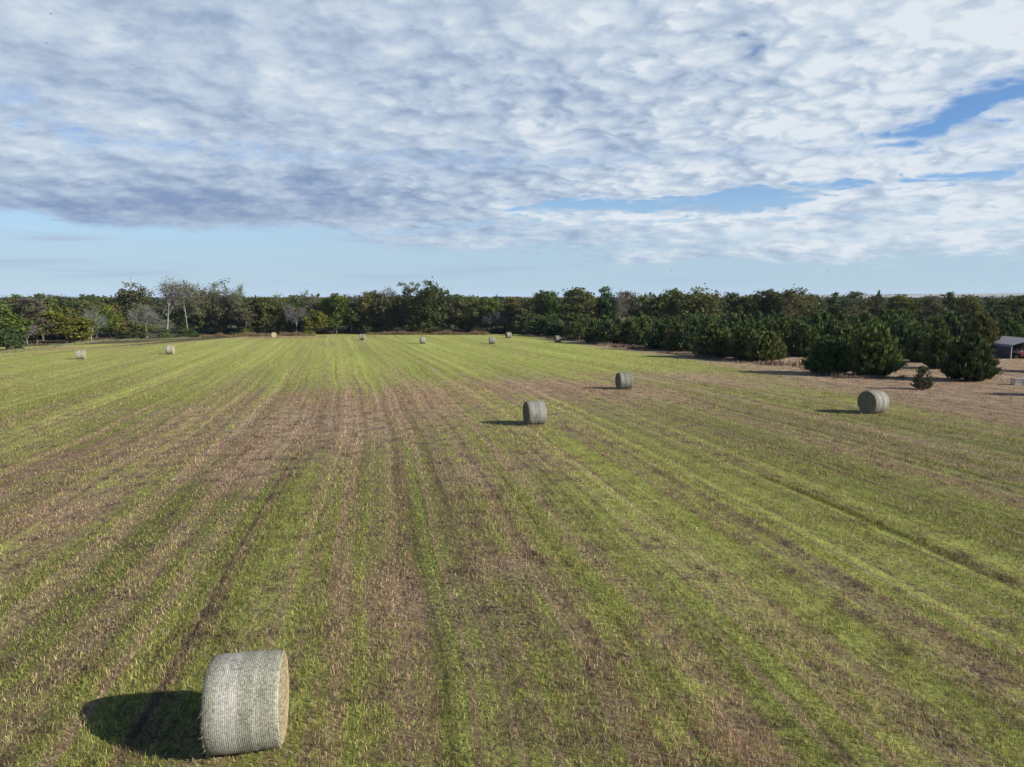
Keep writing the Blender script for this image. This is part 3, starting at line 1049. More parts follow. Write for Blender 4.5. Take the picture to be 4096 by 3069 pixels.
SHRUB = [
    (30, 1402, 1312, 120, DEEP, "dark rounded bush at the left frame edge, foot in pale grass"),
    (508, 1356, 1322, 80, DEEP, "dark low bush below the tall brown-topped oak"),
    (560, 1358, 1326, 70, DEEP, "dark low bush right of another below the brown-topped oak"),
    (665, 1354, 1318, 60, OLIVE, "olive low bush under the silvery tree's trunk"),
    (745, 1352, 1312, 90, DEEP, "dark bush at the foot of the white-trunked tree"),
    (930, 1344, 1330, 32, OLIVE, "tiny round bush in the brown brush"),
    (980, 1342, 1316, 38, BRIGHT, "yellow-green small bush at the right end of the brown brush"),
    (1010, 1338, 1305, 40, DEEP, "dark upright bush behind the yellow-green small bush"),
    (1320, 1336, 1310, 60, GREY, "grey twiggy low bush left of the far upright hay bale"),
    (1460, 1338, 1305, 50, DEEP, "dark low bush right behind the far upright hay bale"),
    (2010, 1336, 1312, 90, DEEP, "dark low bush below the bent bare tree"),
]
for px, foot, top, wd, hue, lab in SHRUB:
    plant_at("shrub", SHRUBS[px % 2], 3.0, (4.2, 5.0)[px % 2], px, foot, top, wd, lab, "bush", "bushes along the wood edge", hue)

# tall trees beyond the cedars on the right
G_RIDGE = "broadleaf trees rising behind the cedar stand"
RIDGE = [
    ('oak', 2215, 1160, 130, DEEP, "dark tree whose crown rises first beyond the cedars"),
    ('oak1', 2300, 1148, 140, GREEN, "broad green tree, highest at the left of the trees beyond the cedars"),
    ('oak', 2270, 1205, 110, DEEP, "dark lower tree in front of the broad green tree"),
    ('oak2', 2365, 1180, 110, BROWN, "brownish rounded tree right of the broad green tree"),
    ('oak4', 2428, 1146, 100, DEEP, "dark narrow tree with domed top beside leafless twigs"),
    ('bare', 2485, 1158, 70, None, "leafless tree with twigs showing against the sky"),
    ('thin', 2525, 1172, 110, GREY, "grey-brown tree right of the leafless twigs"),
    ('oak', 2600, 1164, 130, GREEN, "green tree with even top beyond the cedars, before the widest tree"),
    ('oak', 2668, 1152, 100, GREEN, "green tree touching the widest dull olive tree on the left"),
    ('oak5', 2780, 1147, 180, OLIVE, "widest dull olive dome of the trees beyond the cedars"),
    ('oak2', 2866, 1147, 50, DEEP, "small round dark crown on a high stem above the cedars"),
    ('oak', 2925, 1160, 120, DEEP, "dark tree with grey stem showing below the crown"),
    ('oak1', 3035, 1156, 130, DEEP, "dark leafy tree with lumpy top above the cedars"),
    ('oak', 2985, 1180, 110, GREEN, "green lower tree left of the dark lumpy one"),
    ('oak4', 3110, 1168, 100, DEEP, "dark tree before the large brown-green dome"),
    ('oak5', 3205, 1150, 170, OLIVE, "large brown-green dome near the middle of the cedar stand's back"),
    ('thin', 3150, 1166, 100, BROWN, "brown thin tree on the left of the large brown-green dome"),
    ('oak', 3335, 1162, 80, DEEP, "dark small dome right of the brown-green dome"),
    ('thin', 3410, 1172, 110, BROWN, "brown low tree right of the dark small dome"),
    ('tall', 3510, 1168, 34, DEEP, "narrow pointed dark tree on the skyline"),
    ('oak', 3475, 1180, 100, BROWN, "brown-green tree under the narrow pointed tree"),
    ('oak1', 3590, 1176, 120, OLIVE, "olive flat-topped tree on the skyline"),
    ('oak', 3680, 1178, 110, OLIVE, "olive tree right of the flat-topped one"),
    ('oak4', 3800, 1168, 90, DEEP, "dark tree with peaked top near the right frame edge"),
    ('oak', 3745, 1182, 110, BROWN, "brown-green tree left of the peaked dark tree"),
    ('oak', 3880, 1178, 110, OLIVE, "dull olive tree right of the peaked dark tree"),
    ('oak2', 3965, 1170, 70, DEEP, "dark rounded tree above the carport's end of the stand"),
    ('oak1', 4050, 1176, 130, OLIVE, "light olive tree cut by the right frame edge"),
]
for kind, px, top, wd, hue, lab in RIDGE:
    dep = 218.0 + (px % 7) * 2.0
    if kind == 'bare':
        plant_at("bare_tree", BARES[1], 9.0, 6.0, px, 1260, top, wd, lab, "tree", G_RIDGE, TWIG_BROWN, depth=dep)
    elif kind == 'tall':
        plant_at("cedar_tree", TALL_CEDARS[0], 5.0, 3.9, px, 1260, top, wd * 2, lab, "tree", G_RIDGE, NEEDLE_C, depth=dep)
    elif kind == 'thin':
        plant_at("oak_tree", THIN[0], 11.0, 8.0, px, 1260, top, wd, lab, "tree", G_RIDGE, hue, depth=dep)
    else:
        k = int(kind[3:] or (px % 3))
        plant_at("oak_tree", OAKS[k], 11.0, (8.5, 9.5, 7.2, 9.0, 8.0, 10.5)[k], px, 1260, top, wd * 1.1, lab, "tree", G_RIDGE, hue, depth=dep)

# the wood behind its front row: trees nobody could tell apart
edge_pts = [spot(*p)[:2] for p in ((-420, 1420), (20, 1385), (366, 1360), (700, 1338), (1060, 1334), (1500, 1333), (1900, 1333), (2170, 1335))]
seg = []
for a, b in zip(edge_pts[:-1], edge_pts[1:]):
    L = math.dist(a, b)
    n = max(1, round(L / 5.6))
    seg += [((a[0] + (b[0] - a[0]) * k / n, a[1] + (b[1] - a[1]) * k / n), ((b[1] - a[1]) / L, -(b[0] - a[0]) / L)) for k in range(n)]
for row, back in enumerate((4.5, 9, 16, 25, 38)):
    for (x, y), (nxx, nyy) in seg:
        if random.random() < (0.35 if row == 0 else 0.12):
            continue
        X = x - nxx * back + random.uniform(-2.4, 2.4)
        Y = y - nyy * back + random.uniform(-2.5, 2.5)
        Z = float(ground_z(X, Y))
        Hh = CAM_Z - Z - random.uniform(-1.0, 1.9)
        k = random.randrange(6)
        plant("oak_tree", OAKS[k], 11.0, (8.5, 9.5, 7.2, 9.0, 8.0, 10.5)[k], (X, Y, Z), Hh, random.uniform(7.0, 10.0),
              "oak of the dense wood, crowded behind the front row along the field", "tree", "oaks deep in the wood beyond the field",
              random.choice((GREEN, OLIVE, DEEP, BROWN, GREEN)))

# ------------------------------------------------------------------ cedars
G_CEDAR = "cedars on the right of the hay field"
EDGE_CEDARS = [   # x, foot, top, breadth, hue, label
    (2158, 1346, 1262, 120, NEEDLE_A, "first cedar at the left tip of the stand, behind the leaning far bale"),
    (2225, 1352, 1285, 100, NEEDLE_C, "cedar directly behind the far right hay bale"),
    (2300, 1366, 1290, 110, NEEDLE_B, "ragged cedar right of the far right hay bale"),
    (2375, 1376, 1278, 115, NEEDLE_A, "cedar second to the right of the far right hay bale"),
    (2440, 1381, 1282, 120, NEEDLE_C, "bluish dark cedar with tan grass at its right foot"),
    (2530, 1378, 1272, 130, NEEDLE_A, "cedar set back behind the strip of tall tan grass"),
    (2625, 1403, 1288, 120, NEEDLE_C, "dark cedar at the right end of the tall tan grass"),
    (2690, 1409, 1330, 85, NEEDLE_B, "short yellowish cedar in front of the tall pointed one"),
    (2745, 1410, 1298, 105, NEEDLE_C, "narrow cedar left of the big bushy edge cedar"),
    (2862, 1434, 1300, 185, NEEDLE_B, "big bushy cedar leading the stand's edge"),
    (2980, 1442, 1310, 150, NEEDLE_A, "cedar squeezed between the big bushy one and the spreading one"),
    (3062, 1449, 1330, 175, NEEDLE_B, "low spreading cedar at the right end of the unbroken edge"),
    (3312, 1500, 1346, 205, NEEDLE_C, "left, darker bush of the touching pair of cedars"),
    (3492, 1508, 1306, 226, NEEDLE_B, "right, taller bush of the touching pair of cedars"),
    (3872, 1526, 1338, 216, NEEDLE_C, "broad solitary cedar right of the small sapling"),
    (3756, 1478, 1322, 150, NEEDLE_A, "cedar half hidden behind the broad solitary cedar, left side"),
    (3680, 1452, 1330, 150, NEEDLE_A, "cedar in shade between the pair and the broad solitary cedar"),
    (3918, 1430, 1258, 135, NEEDLE_B, "tall cedar standing in front of the carport's back corner"),
    (3600, 1440, 1300, 170, NEEDLE_C, "cedar peeking out right behind the touching pair"),
    (3215, 1430, 1300, 150, NEEDLE_C, "dark cedar in the gap left of the touching pair"),
]
placed = []
for px, foot, top, wd, hue, lab in EDGE_CEDARS:
    near = px > 2800
    v, bw = (FINE_CEDARS[px % 4], 5.8) if near else (CEDARS[px % 5], 5.6)
    e = plant_at("cedar_tree", v, 5.0, bw, px, foot - 4, top, wd, lab, "tree", G_CEDAR, hue)
    placed.append((e.location.x, e.location.y, wd / F_PX * e.location.y * 0.5))
plant_at("cedar_sapling", SAPLING, 2.6, 2.0, 3690, 1558, 1462, 78, "small lone cedar sapling on the bare brown ground", "tree", G_CEDAR, (0.060, 0.064, 0.034))

front_line = [spot(*p)[:2] for p in ((2140, 1344), (2400, 1374), (2700, 1405), (3060, 1443), (3200, 1432), (3420, 1428), (3700, 1438), (3960, 1412), (4140, 1392), (4500, 1390))]
fr = sorted((math.degrees(math.atan2(a, b)), math.hypot(a, b)) for a, b in front_line)


def free(x, y, r):
    return all((x - a) ** 2 + (y - b) ** 2 > (max(r, c) * 0.72) ** 2 for a, b, c in placed)


n_mass = 0
dist = 74.0
while dist < 212.0 and n_mass < 285:
    step = 3.6 + (dist - 74.0) * 0.030
    azd = 1.0
    while azd < 38.0:
        azd += math.degrees(step * random.uniform(0.85, 1.25) / dist)
        d0 = dist + random.uniform(-1.6, 1.6)
        lim = np.interp(azd, [a for a, _ in fr], [b for _, b in fr])
        if d0 < lim + 2.5:
            continue
        x, y = d0 * math.sin(math.radians(azd)), d0 * math.cos(math.radians(azd))
        if y > 212 or not free(x, y, 2.2):
            continue
        if n_mass >= 285:
            break
        tall = random.random() < 0.3
        v = random.choice(TALL_CEDARS) if tall else random.choice(CEDARS)
        hh = random.uniform(3.9, 5.4) + (0.9 if tall else 0) + max(0.0, (d0 - 120) * 0.010)
        plant("cedar_tree", v, 5.0, 3.9 if tall else 5.6, (x, y, float(ground_z(x, y))), hh, hh * (0.78 if tall else random.uniform(0.95, 1.2)) * (1 + max(0, d0 - 130) * 0.002),
              "dark green cedar packed in the dense stand right of the hay field", "tree", "cedars packed in the dense stand", random.choice((NEEDLE_A, NEEDLE_B, NEEDLE_C, NEEDLE_A)))
        placed.append((x, y, 1.9))
        n_mass += 1
    dist += step * 0.86
print("mass cedars", n_mass, "to", dist)

# trees just outside the right of the view: their shade lies on the brown ground there
for px, py, dx, dy, hh, ww in ((4096, 1488, 9.0, -3.2, 6.5, 6.0), (4096, 1580, 9.5, -3.6, 6.0, 4.0)):
    X, Y, _ = spot(px, py)
    X, Y = X + dx, Y + dy
    plant("cedar_tree", FINE_CEDARS[1], 5.0, 5.8, (X, Y, float(ground_z(X, Y))), hh, ww, "cedar outside the right of the view shading the brown ground", "tree", "cedars outside the view", NEEDLE_A)

# ------------------------------------------------------------------ far woods: one mass
def far_woods():
    g = np.random.default_rng(77)
    n = 2600
    dd = 262.0 * (3200.0 / 262.0) ** g.uniform(0, 1, n)
    az = np.radians(g.uniform(-44, 44, n))
    X, Y = dd * np.sin(az), dd * np.cos(az)
    Z = ground_z(X, Y)
    Hh = np.where((g.uniform(0, 1, n) < 0.16) & (dd < 900), g.uniform(10.0, 13.4, n), g.uniform(6.5, 10.0, n))
    per = 56
    d = g.normal(size=(n, per, 3))
    d /= np.linalg.norm(d, axis=2)[:, :, None]
    d[:, :, 2] = np.abs(d[:, :, 2])
    wd = g.uniform(4.0, 6.5, n) * (dd / 262.0) ** 0.42
    P = np.stack([X, Y, Z + Hh * 0.35], -1)[:, None, :] + d * np.stack([wd, wd, Hh * 0.65], -1)[:, None, :] * g.uniform(0.75, 1.05, (n, per, 1))
    size = np.repeat(0.9 * (dd / 262.0) ** 0.45, per)
    P = P.reshape(-1, 3)
    V, F = leaf_quads(P, 1.0)
    C = np.repeat(P, 4, 0)
    V = C + (V - C) * np.repeat(size, 4)[:, None]
    hue = np.repeat(np.clip(g.normal(0.5, 0.25, n), 0, 1), per)
    me = make_mesh("far_woods", V, F, LEAF, {'rnd': g.uniform(0, 1, len(F)), 'hue': hue})
    o = link("far_woods", me, color=(0.050, 0.062, 0.030))
    tag(o, "distant unbroken woods reaching to the horizon beyond the field", "woods", kind='stuff')


far_woods()


def hills():
    # a pale low ridge of open land on the horizon
    azs = np.radians(np.linspace(-50, 52, 160))
    prof = np.array([np.interp(math.degrees(a), [-50, -20, -4, 3, 8, 20, 30, 37, 52], [4, 6, 10, 16, 12, 30, 44, 52, 52]) for a in azs])
    prof = prof + 5.0 * (value_noise(np.degrees(azs) * 0.35, azs * 0, 4) - 0.5)
    V, F = [], []
    for k, (dd, f) in enumerate(((7600, -0.05), (8200, 0.55), (9200, 1.0), (11500, 0.8), (15000, -0.05))):
        for a, p in zip(azs, prof):
            V.append((dd * math.sin(a), dd * math.cos(a), -4.3 + p * f))
    m = len(azs)
    for k in range(4):
        for i in range(m - 1):
            F.append((k * m + i, k * m + i + 1, (k + 1) * m + i + 1, (k + 1) * m + i))
    mt, t = material("far_fields")
    g = t.new('ShaderNodeNewGeometry')
    x, y, z = t.xyz(g.outputs['Position'])
    n = t.noise(t.vec(x * 0.0012, y * 0.0006, 0.0), 1.0, 3.0, 0.6)
    principled(t, t.mix(t.smooth(n, 0.40, 0.60), (0.16, 0.17, 0.13), (0.36, 0.31, 0.27)), 1.0, 0.0)
    tag(link("hills", make_mesh("hills", V, np.array(F), mt, smooth=True)), kind='structure')


hills()


# ------------------------------------------------------------------ hay bales
def tint(t, col, oi):
    n = t.new('ShaderNodeMix', data_type='RGBA', blend_type='MULTIPLY')
    n.inputs[0].default_value = 1.0
    t.links.new(col, n.inputs[6])
    t.links.new(oi.outputs['Color'], n.inputs[7])
    return n.outputs[2]


def net_material():
    m, t = material("net_wrap")
    tc = t.new('ShaderNodeTexCoord')
    oi = t.new('ShaderNodeObjectInfo')
    rnd = S(t.t, oi.outputs['Random'])
    x, y, z = t.xyz(tc.outputs['Object'])
    ang = z._m('ARCTAN2', y)
    band = t.noise(t.vec(x * 3.2 + rnd * 40.0, rnd * 9.0, 0.0), 1.0, 2.0, 0.55)
    wav = x + (t.noise(t.vec(x * 2.0, ang * 1.6, 1.0), 1.0, 2.0) - 0.5) * 0.03
    lines = t.smooth((wav * 195.0).sin(), -0.2, 0.75)
    hay = t.noise(t.vec(x * 26.0, y * 26.0, z * 26.0), 1.0, 4.0, 0.7)
    blot = t.noise(t.vec(x * 3.5, y * 3.5 + rnd * 30.0, z * 3.5), 1.0, 3.0, 0.6)
    under = t.mix(t.smooth(hay, 0.36, 0.66), (0.092, 0.092, 0.060), (0.222, 0.222, 0.152))
    white = t.mix(t.smooth(hay, 0.35, 0.65), (0.300, 0.288, 0.278), (0.520, 0.500, 0.485))
    k = (lines * 0.32 + 0.54) * (0.25 + t.smooth(band, 0.40, 0.58) * 0.75) * t.smooth(blot * 0.7 + hay * 0.3, 0.30, 0.50)
    col = t.mix(k, under, white)
    edge = t.smooth(x.abs(), 0.545, 0.60)
    col = t.mix(edge * t.smooth(blot, 0.46, 0.60) * 0.35, col, (0.12, 0.27, 0.12))
    col = tint(t, col, oi)
    principled(t, col, 0.75, 0.25, bump(t, lines * 0.5 + hay, 0.5, 0.012))
    return m


def hay_end_material():
    m, t = material("hay_end")
    oi = t.new('ShaderNodeObjectInfo')
    tc = t.new('ShaderNodeTexCoord')
    x, y, z = t.xyz(tc.outputs['Object'])
    r = (y * y + z * z)._m('SQRT')
    ang = z._m('ARCTAN2', y)
    n = t.noise(t.vec(r * 34.0, ang * 3.0, x * 3.0), 1.0, 4.0, 0.7)
    f = t.noise(t.vec(x * 60.0, y * 60.0, z * 60.0), 1.0, 3.0, 0.7)
    col = t.mix(t.smooth(n * 0.6 + f * 0.4, 0.36, 0.62), (0.110, 0.092, 0.055), (0.440, 0.372, 0.235))
    principled(t, tint(t, col, oi), 0.95, 0.1, bump(t, n + f, 0.9, 0.02))
    return m


def straw_material():
    m, t = material("loose_straw")
    a = t.new('ShaderNodeAttribute', attribute_name='rnd')
    principled(t, t.mix(S(t.t, a.outputs['Fac']), (0.10, 0.08, 0.05), (0.34, 0.28, 0.18)), 0.9, 0.1)
    return m


BALE_R, BALE_W = 0.81, 1.21
NET, HAY_END, STRAW = net_material(), hay_end_material(), straw_material()


def bale_surface(a, th, seed):
    """Radius of the wrapped surface at axis position a and angle th, slightly slumped and lumpy."""
    r = BALE_R * (1 - 0.035 * (2 * abs(a) / BALE_W) ** 4)
    r += 0.010 * (value_noise(np.array([a * 4 + 10 + seed * 7.0]), np.array([th * 2.0 + 5]), seed)[0] - 0.5) * 2
    r += 0.006 * (value_noise(np.array([a * 11 + 30.0]), np.array([0.5]), seed)[0] - 0.5) * 2
    s = math.sin(th)
    return r * (1.0 - 0.030 * max(0.0, -s) ** 6) * (1.0 + 0.018 * math.cos(th) ** 2)


def bale_meshes(seed):
    nA, nT = 26, 64
    V, F = [], []
    rows = []
    prof = [(-BALE_W / 2 * (1 - 2 * k / nA)) for k in range(nA + 1)]
    for a in prof:
        row = []
        e = BALE_W / 2 - abs(a)
        rd = 0.0 if e > 0.035 else 0.030 * (1 - e / 0.035) ** 2
        for k in range(nT):
            th = 2 * math.pi * k / nT
            r = bale_surface(a, th, seed) - rd
            row.append(len(V))
            V.append((a, r * math.cos(th), r * math.sin(th)))
        rows.append(row)
    for i in range(nA):
        for k in range(nT):
            k2 = (k + 1) % nT
            F.append((rows[i][k], rows[i][k2], rows[i + 1][k2], rows[i + 1][k]))
    net = make_mesh("net_wrap", V, np.array(F), NET, smooth=True)
    ends = []
    for sgn in (-1, 1):
        V, Q, Tr = [(sgn * (BALE_W / 2 - 0.035), 0, 0)], [], []
        rings = [0.08, 0.2, 0.32, 0.44, 0.56, 0.66, 0.74, 0.985]
        for j, q in enumerate(rings):
            for k in range(nT):
                th = 2 * math.pi * k / nT
                r = (bale_surface(sgn * BALE_W / 2, th, seed) - 0.032) * (q if j < len(rings) - 1 else 1.0) * (q / 0.81 if False else 1.0)
                bulge = 0.012 * math.sin(q * 40 + th) + 0.010 * (value_noise(np.array([q * 9.0 + 3]), np.array([th * 3.0 + 7]), seed + 5)[0] - 0.5)
                inset = 0.035 if q < 0.9 else 0.004
                V.append((sgn * (BALE_W / 2 - inset + (bulge if q < 0.9 else 0)), r * math.cos(th), r * math.sin(th)))
        for k in range(nT):
            k2 = (k + 1) % nT
            Tr.append((0, 1 + k, 1 + k2))
            for j in range(len(rings) - 1):
                Q.append((1 + j * nT + k, 1 + (j + 1) * nT + k, 1 + (j + 1) * nT + k2, 1 + j * nT + k2))
        ends.append(make_mesh("hay_end", V, [np.array(Q), np.array(Tr)], HAY_END, smooth=True))
    # wisps of hay standing out of both ends
    g = np.random.default_rng(800 + seed)
    wisps = []
    for sgn in (-1, 1):
        n = 1500
        th = g.uniform(0, 2 * np.pi, n)
        rr = BALE_R * np.sqrt(g.uniform(0.03, 0.98, n))
        rim = (g.uniform(0, 1, n) < 0.30) & (value_noise(th * 2.2 + 9.0, th * 0 + 2.5, seed) > 0.45)
        rr[rim] = BALE_R * g.uniform(0.93, 0.985, rim.sum())
        p = np.stack([np.full(n, sgn * (BALE_W / 2 - 0.03)), rr * np.cos(th), rr * np.sin(th)], 1)
        d = np.stack([sgn * g.uniform(0.15, 0.9, n), -np.sin(th) * g.normal(size=n) + np.cos(th) * 0.35, np.cos(th) * g.normal(size=n) + np.sin(th) * 0.35], 1)
        d /= np.linalg.norm(d, axis=1)[:, None]
        ln = g.uniform(0.015, 0.10, n) ** 1.0 * np.where(g.uniform(0, 1, n) < 0.06, 1.8, 0.75)
        sd = np.cross(d, g.normal(size=(n, 3)))
        sd = sd / np.linalg.norm(sd, axis=1)[:, None] * 0.004
        V = np.stack([p - sd, p + sd, p + d * ln[:, None]], 1).reshape(-1, 3)
        wisps.append(make_mesh("loose_straw", V, np.arange(n * 3).reshape(-1, 3), STRAW, {'rnd': g.uniform(0, 1, n)}))
    return net, ends, wisps


BALE_KINDS = [bale_meshes(k) for k in range(3)]
BALES = [  # photo centre x, foot row, axis turn (deg), label
    (962, 3016, 11, "nearest hay bale, large beside its dark shadow, striped net wrap and sunlit right end"),
    (2138, 1698, 15, "hay bale between the two nearest mown-field bales, foot on brown stubble, left end in shade"),
    (2496, 1556, 10, "hay bale standing just ahead of the brown dry strip, right of the central one"),
    (3490, 1652, 21, "hay bale alone on the right before the cedar sapling, broad dark left end"),
    (325, 1437, 19, "hay bale farthest to the left on the field, end facing the sun"),
    (682, 1417, 10, "second hay bale from the left, below the silvery leafless tree"),
    (1094, 1350, -58, "round hay bale seen end-on, pale disc at the edge of the brown brush"),
    (1450, 1361, 2, "small upright-looking far hay bale under the olive oaks with hardly an end showing"),
    (1691, 1375, 12, "far hay bale below the highest broad oak, slight dark left edge"),
    (1968, 1376, 7, "far hay bale left of the pair near the cedars, below the bare bent tree"),
    (2034, 1353, 19, "farthest right-hand hay bale, small, close to the wood by the first cedar"),
    (2231, 1371, 15, "far hay bale right beside the cedar stand's left end"),
]
BALE_SPOTS = []
for k, (px, foot, turn, lab) in enumerate(BALES):
    net, ends, wisps = BALE_KINDS[k % 3]
    x, y, z = spot(px, foot)
    if k == 0:
        x, y = -4.60, 11.62
        z = float(ground_z(x, y))
    q = 1.0 if k == 0 else random.uniform(0.95, 1.04)
    e = thing("hay_bale", (x, y, z), lab, "hay bale", "round hay bales left in the field", R(turn), (random.uniform(0.97, 1.05) if k else 1.0, q * random.uniform(0.98, 1.03), q))
    BALE_SPOTS.append((x, y, R(turn)))
    lift = BALE_R * 0.955 - 0.015
    for nm, me in (("net_wrap", net), ("hay_end", ends[0]), ("hay_end", ends[1]), ("loose_straw", wisps[0]), ("loose_straw", wisps[1])):
        tone = (1.0, 0.68, 0.62, 0.70, 1.05, 1.0, 1.0, 0.76, 0.76, 0.66, 0.74, 0.70)[k]
        link(nm, me, e, (0, 0, lift), color=(tone, tone * 0.99, tone * 0.97))


# ------------------------------------------------------------------ loose dry grass along the margins
def dry_tufts(name, label, polys, n, h, colors, seed):
    g = np.random.default_rng(seed)
    X, Y = [], []
    for (pa, pb, wid, share) in polys:
        a, b = np.array(spot(*pa)[:2]), np.array(spot(*pb)[:2])
        m = int(n * share)
        t_ = g.uniform(0, 1, m)
        q = a + (b - a) * t_[:, None]
        nrm = np.array([-(b - a)[1], (b - a)[0]]) / np.linalg.norm(b - a)
        cl = value_noise(t_ * np.linalg.norm(b - a) * 0.5, t_ * 0 + 3.5, seed)
        keep = g.uniform(0, 1, m) < np.clip(cl * 1.6 - 0.15, 0.05, 1)
        q = (q + nrm * (g.uniform(-0.5, 0.5, m) * wid)[:, None])[keep]
        X.append(q[:, 0])
        Y.append(q[:, 1])
    X, Y = np.concatenate(X), np.concatenate(Y)
    m = len(X)
    hv = 0.25 + 1.1 * value_noise(X * 0.35, Y * 0.35 + X * 0.2, seed + 3) ** 1.5
    V, q, tr = blades(X, Y, g.uniform(0.4, 1.0, m) * h * hv, g.uniform(0.03, 0.08, m), np.clip(g.normal(0.35, 0.2, m), 0.02, 0.95))
    r = g.uniform(0, 1, m)
    mt, t = material(name + "_blades")
    at = t.new('ShaderNodeAttribute', attribute_name='rnd')
    principled(t, t.mix(S(t.t, at.outputs['Fac']), colors[0], colors[1]), 0.95, 0.05)
    tag(link(name, make_mesh(name, V, [q, tr], mt, {'rnd': np.concatenate([r, r])})), label, "grass", kind='stuff')


dry_tufts("tall_dry_grass", "tall pinkish-tan dry grass along the foot of the cedars",
          [((2420, 1380), (2630, 1402), 5.0, 0.34), ((2160, 1348), (2420, 1378), 2.5, 0.16), ((2630, 1408), (2880, 1440), 2.0, 0.14), ((2880, 1443), (3240, 1470), 3.0, 0.12), ((3200, 1455), (3330, 1506), 3.5, 0.08), ((3330, 1512), (3620, 1512), 1.6, 0.08), ((2080, 1340), (2160, 1346), 2.5, 0.08)],
          26000, 0.85, ((0.095, 0.065, 0.042), (0.300, 0.215, 0.145)), 31)
dry_tufts("brown_brush", "brown dead brush and weeds below the thin trees on the far left edge",
          [((800, 1350), (1110, 1344), 5.0, 0.55), ((1110, 1344), (1260, 1343), 3.0, 0.12), ((1470, 1339), (1960, 1339), 4.0, 0.33)],
          26000, 1.7, ((0.070, 0.050, 0.028), (0.230, 0.170, 0.095)), 32)
dry_tufts("edge_grass", "pale green-grey grass left standing along the far left edge",
          [((20, 1412), (380, 1366), 4.0, 0.6), ((380, 1366), (800, 1352), 3.0, 0.4)], 16000, 0.6, ((0.070, 0.080, 0.030), (0.240, 0.240, 0.130)), 33)


def loose_hay():
    g = np.random.default_rng(41)
    n = 60000
    y = (7.5 ** 0.4 + g.uniform(0, 1, n) * (60.0 ** 0.4 - 7.5 ** 0.4)) ** (1 / 0.4)
    x = g.uniform(-1, 1, n) * (y * 0.80 + 4.0)
    sr = row_coord(x, y)
    d = value_noise(sr * 0.9 + 3.0, y * 0.05, 51) * 0.6 + value_noise(x * 0.9, y * 0.9, 52) * 0.6
    keep = g.uniform(0, 1, n) < np.clip((d - 0.62) * 4.0, 0.015, 1)
    x, y = x[keep], y[keep]
    for bx_, by_, tr_ in BALE_SPOTS[:4]:      # litter shed round the nearer bales
        k = 420
        la = g.normal(0, 0.62, k)
        lb = np.where(g.uniform(0, 1, k) < 0.5, -1, 1) * np.abs(g.normal(0.55, 0.28, k))
        x = np.concatenate([x, bx_ + la * math.cos(tr_) - lb * math.sin(tr_)])
        y = np.concatenate([y, by_ + la * math.sin(tr_) + lb * math.cos(tr_)])
    m = len(x)
    sc = (np.maximum(y, 9.0) / 11.0) ** 0.5
    V, q, tr = blades(x, y, g.uniform(0.08, 0.24, m) * sc ** 0.4, g.uniform(0.005, 0.010, m) * sc ** 0.6, np.clip(g.normal(0.93, 0.06, m), 0.6, 0.995), lift=0.045)
    r = g.uniform(0, 1, m)
    mt, t = material("loose_hay_stems")
    at = t.new('ShaderNodeAttribute', attribute_name='rnd')
    principled(t, t.mix(S(t.t, at.outputs['Fac']), (0.17, 0.12, 0.085), (0.42, 0.34, 0.235)), 0.9, 0.1)
    tag(link("loose_hay", make_mesh("loose_hay", V, [q, tr], mt, {'rnd': np.concatenate([r, r])})), "loose dry hay stems left lying on the mown field", "hay", kind='stuff')


loose_hay()


# ------------------------------------------------------------------ carport, tractor, wire crate
def paint(name, c, rough=0.5, metal=0.0, wear=0.25, spec=0.4):
    m, t = material(name)
    g = t.new('ShaderNodeTexCoord')
    n = t.noise(g.outputs['Object'], 4.0, 5.0, 0.65)
    principled(t, t.mix(t.smooth(n, 0.50, 0.72) * wear, c, tuple(q * 0.55 + 0.02 for q in c)), rough, spec, None, metal)
    return m


ROOF_METAL = paint("roof_metal", (0.22, 0.215, 0.22), 0.55)
WALL_METAL = paint("dark_siding", (0.075, 0.072, 0.085), 0.55)
WHITE_METAL = paint("white_steel", (0.55, 0.54, 0.53), 0.5)
RED = paint("red_paint", (0.26, 0.020, 0.024), 0.45)
GREY_PAINT = paint("grey_paint", (0.45, 0.45, 0.44), 0.5)
RUBBER = paint("black_rubber", (0.018, 0.018, 0.019), 0.85)
DARK_IRON = paint("dark_iron", (0.040, 0.038, 0.038), 0.6)
PALE_WOOD = paint("pale_board", (0.42, 0.40, 0.36), 0.8)


def ribbed_strip(profile_pts, length, period, depth, mat, name, along='y'):
    """A sheet swept along y whose section (x,z) is profile_pts; ribs run with the section."""
    n = max(2, int(length / period * 4))
    V, F = [], []
    m = len(profile_pts)
    for i in range(n + 1):
        yv = length * i / n
        off = depth * (1 if (i % 4) in (1, 2) else 0)
        for (a, b, na, nb) in profile_pts:
            V.append((a + na * off, yv, b + nb * off))
    for i in range(n):
        for j in range(m - 1):
            F.append((i * m + j, i * m + j + 1, (i + 1) * m + j + 1, (i + 1) * m + j))
    # a second skin so that the sheet has thickness
    k = len(V)
    V += [(v[0] - profile_pts[q % m][2] * 0.02, v[1], v[2] - profile_pts[q % m][3] * 0.02) for q, v in enumerate(list(V))]
    F += [(f[0] + k, f[3] + k, f[2] + k, f[1] + k) for f in list(F)]
    return make_mesh(name, V, np.array(F), mat)


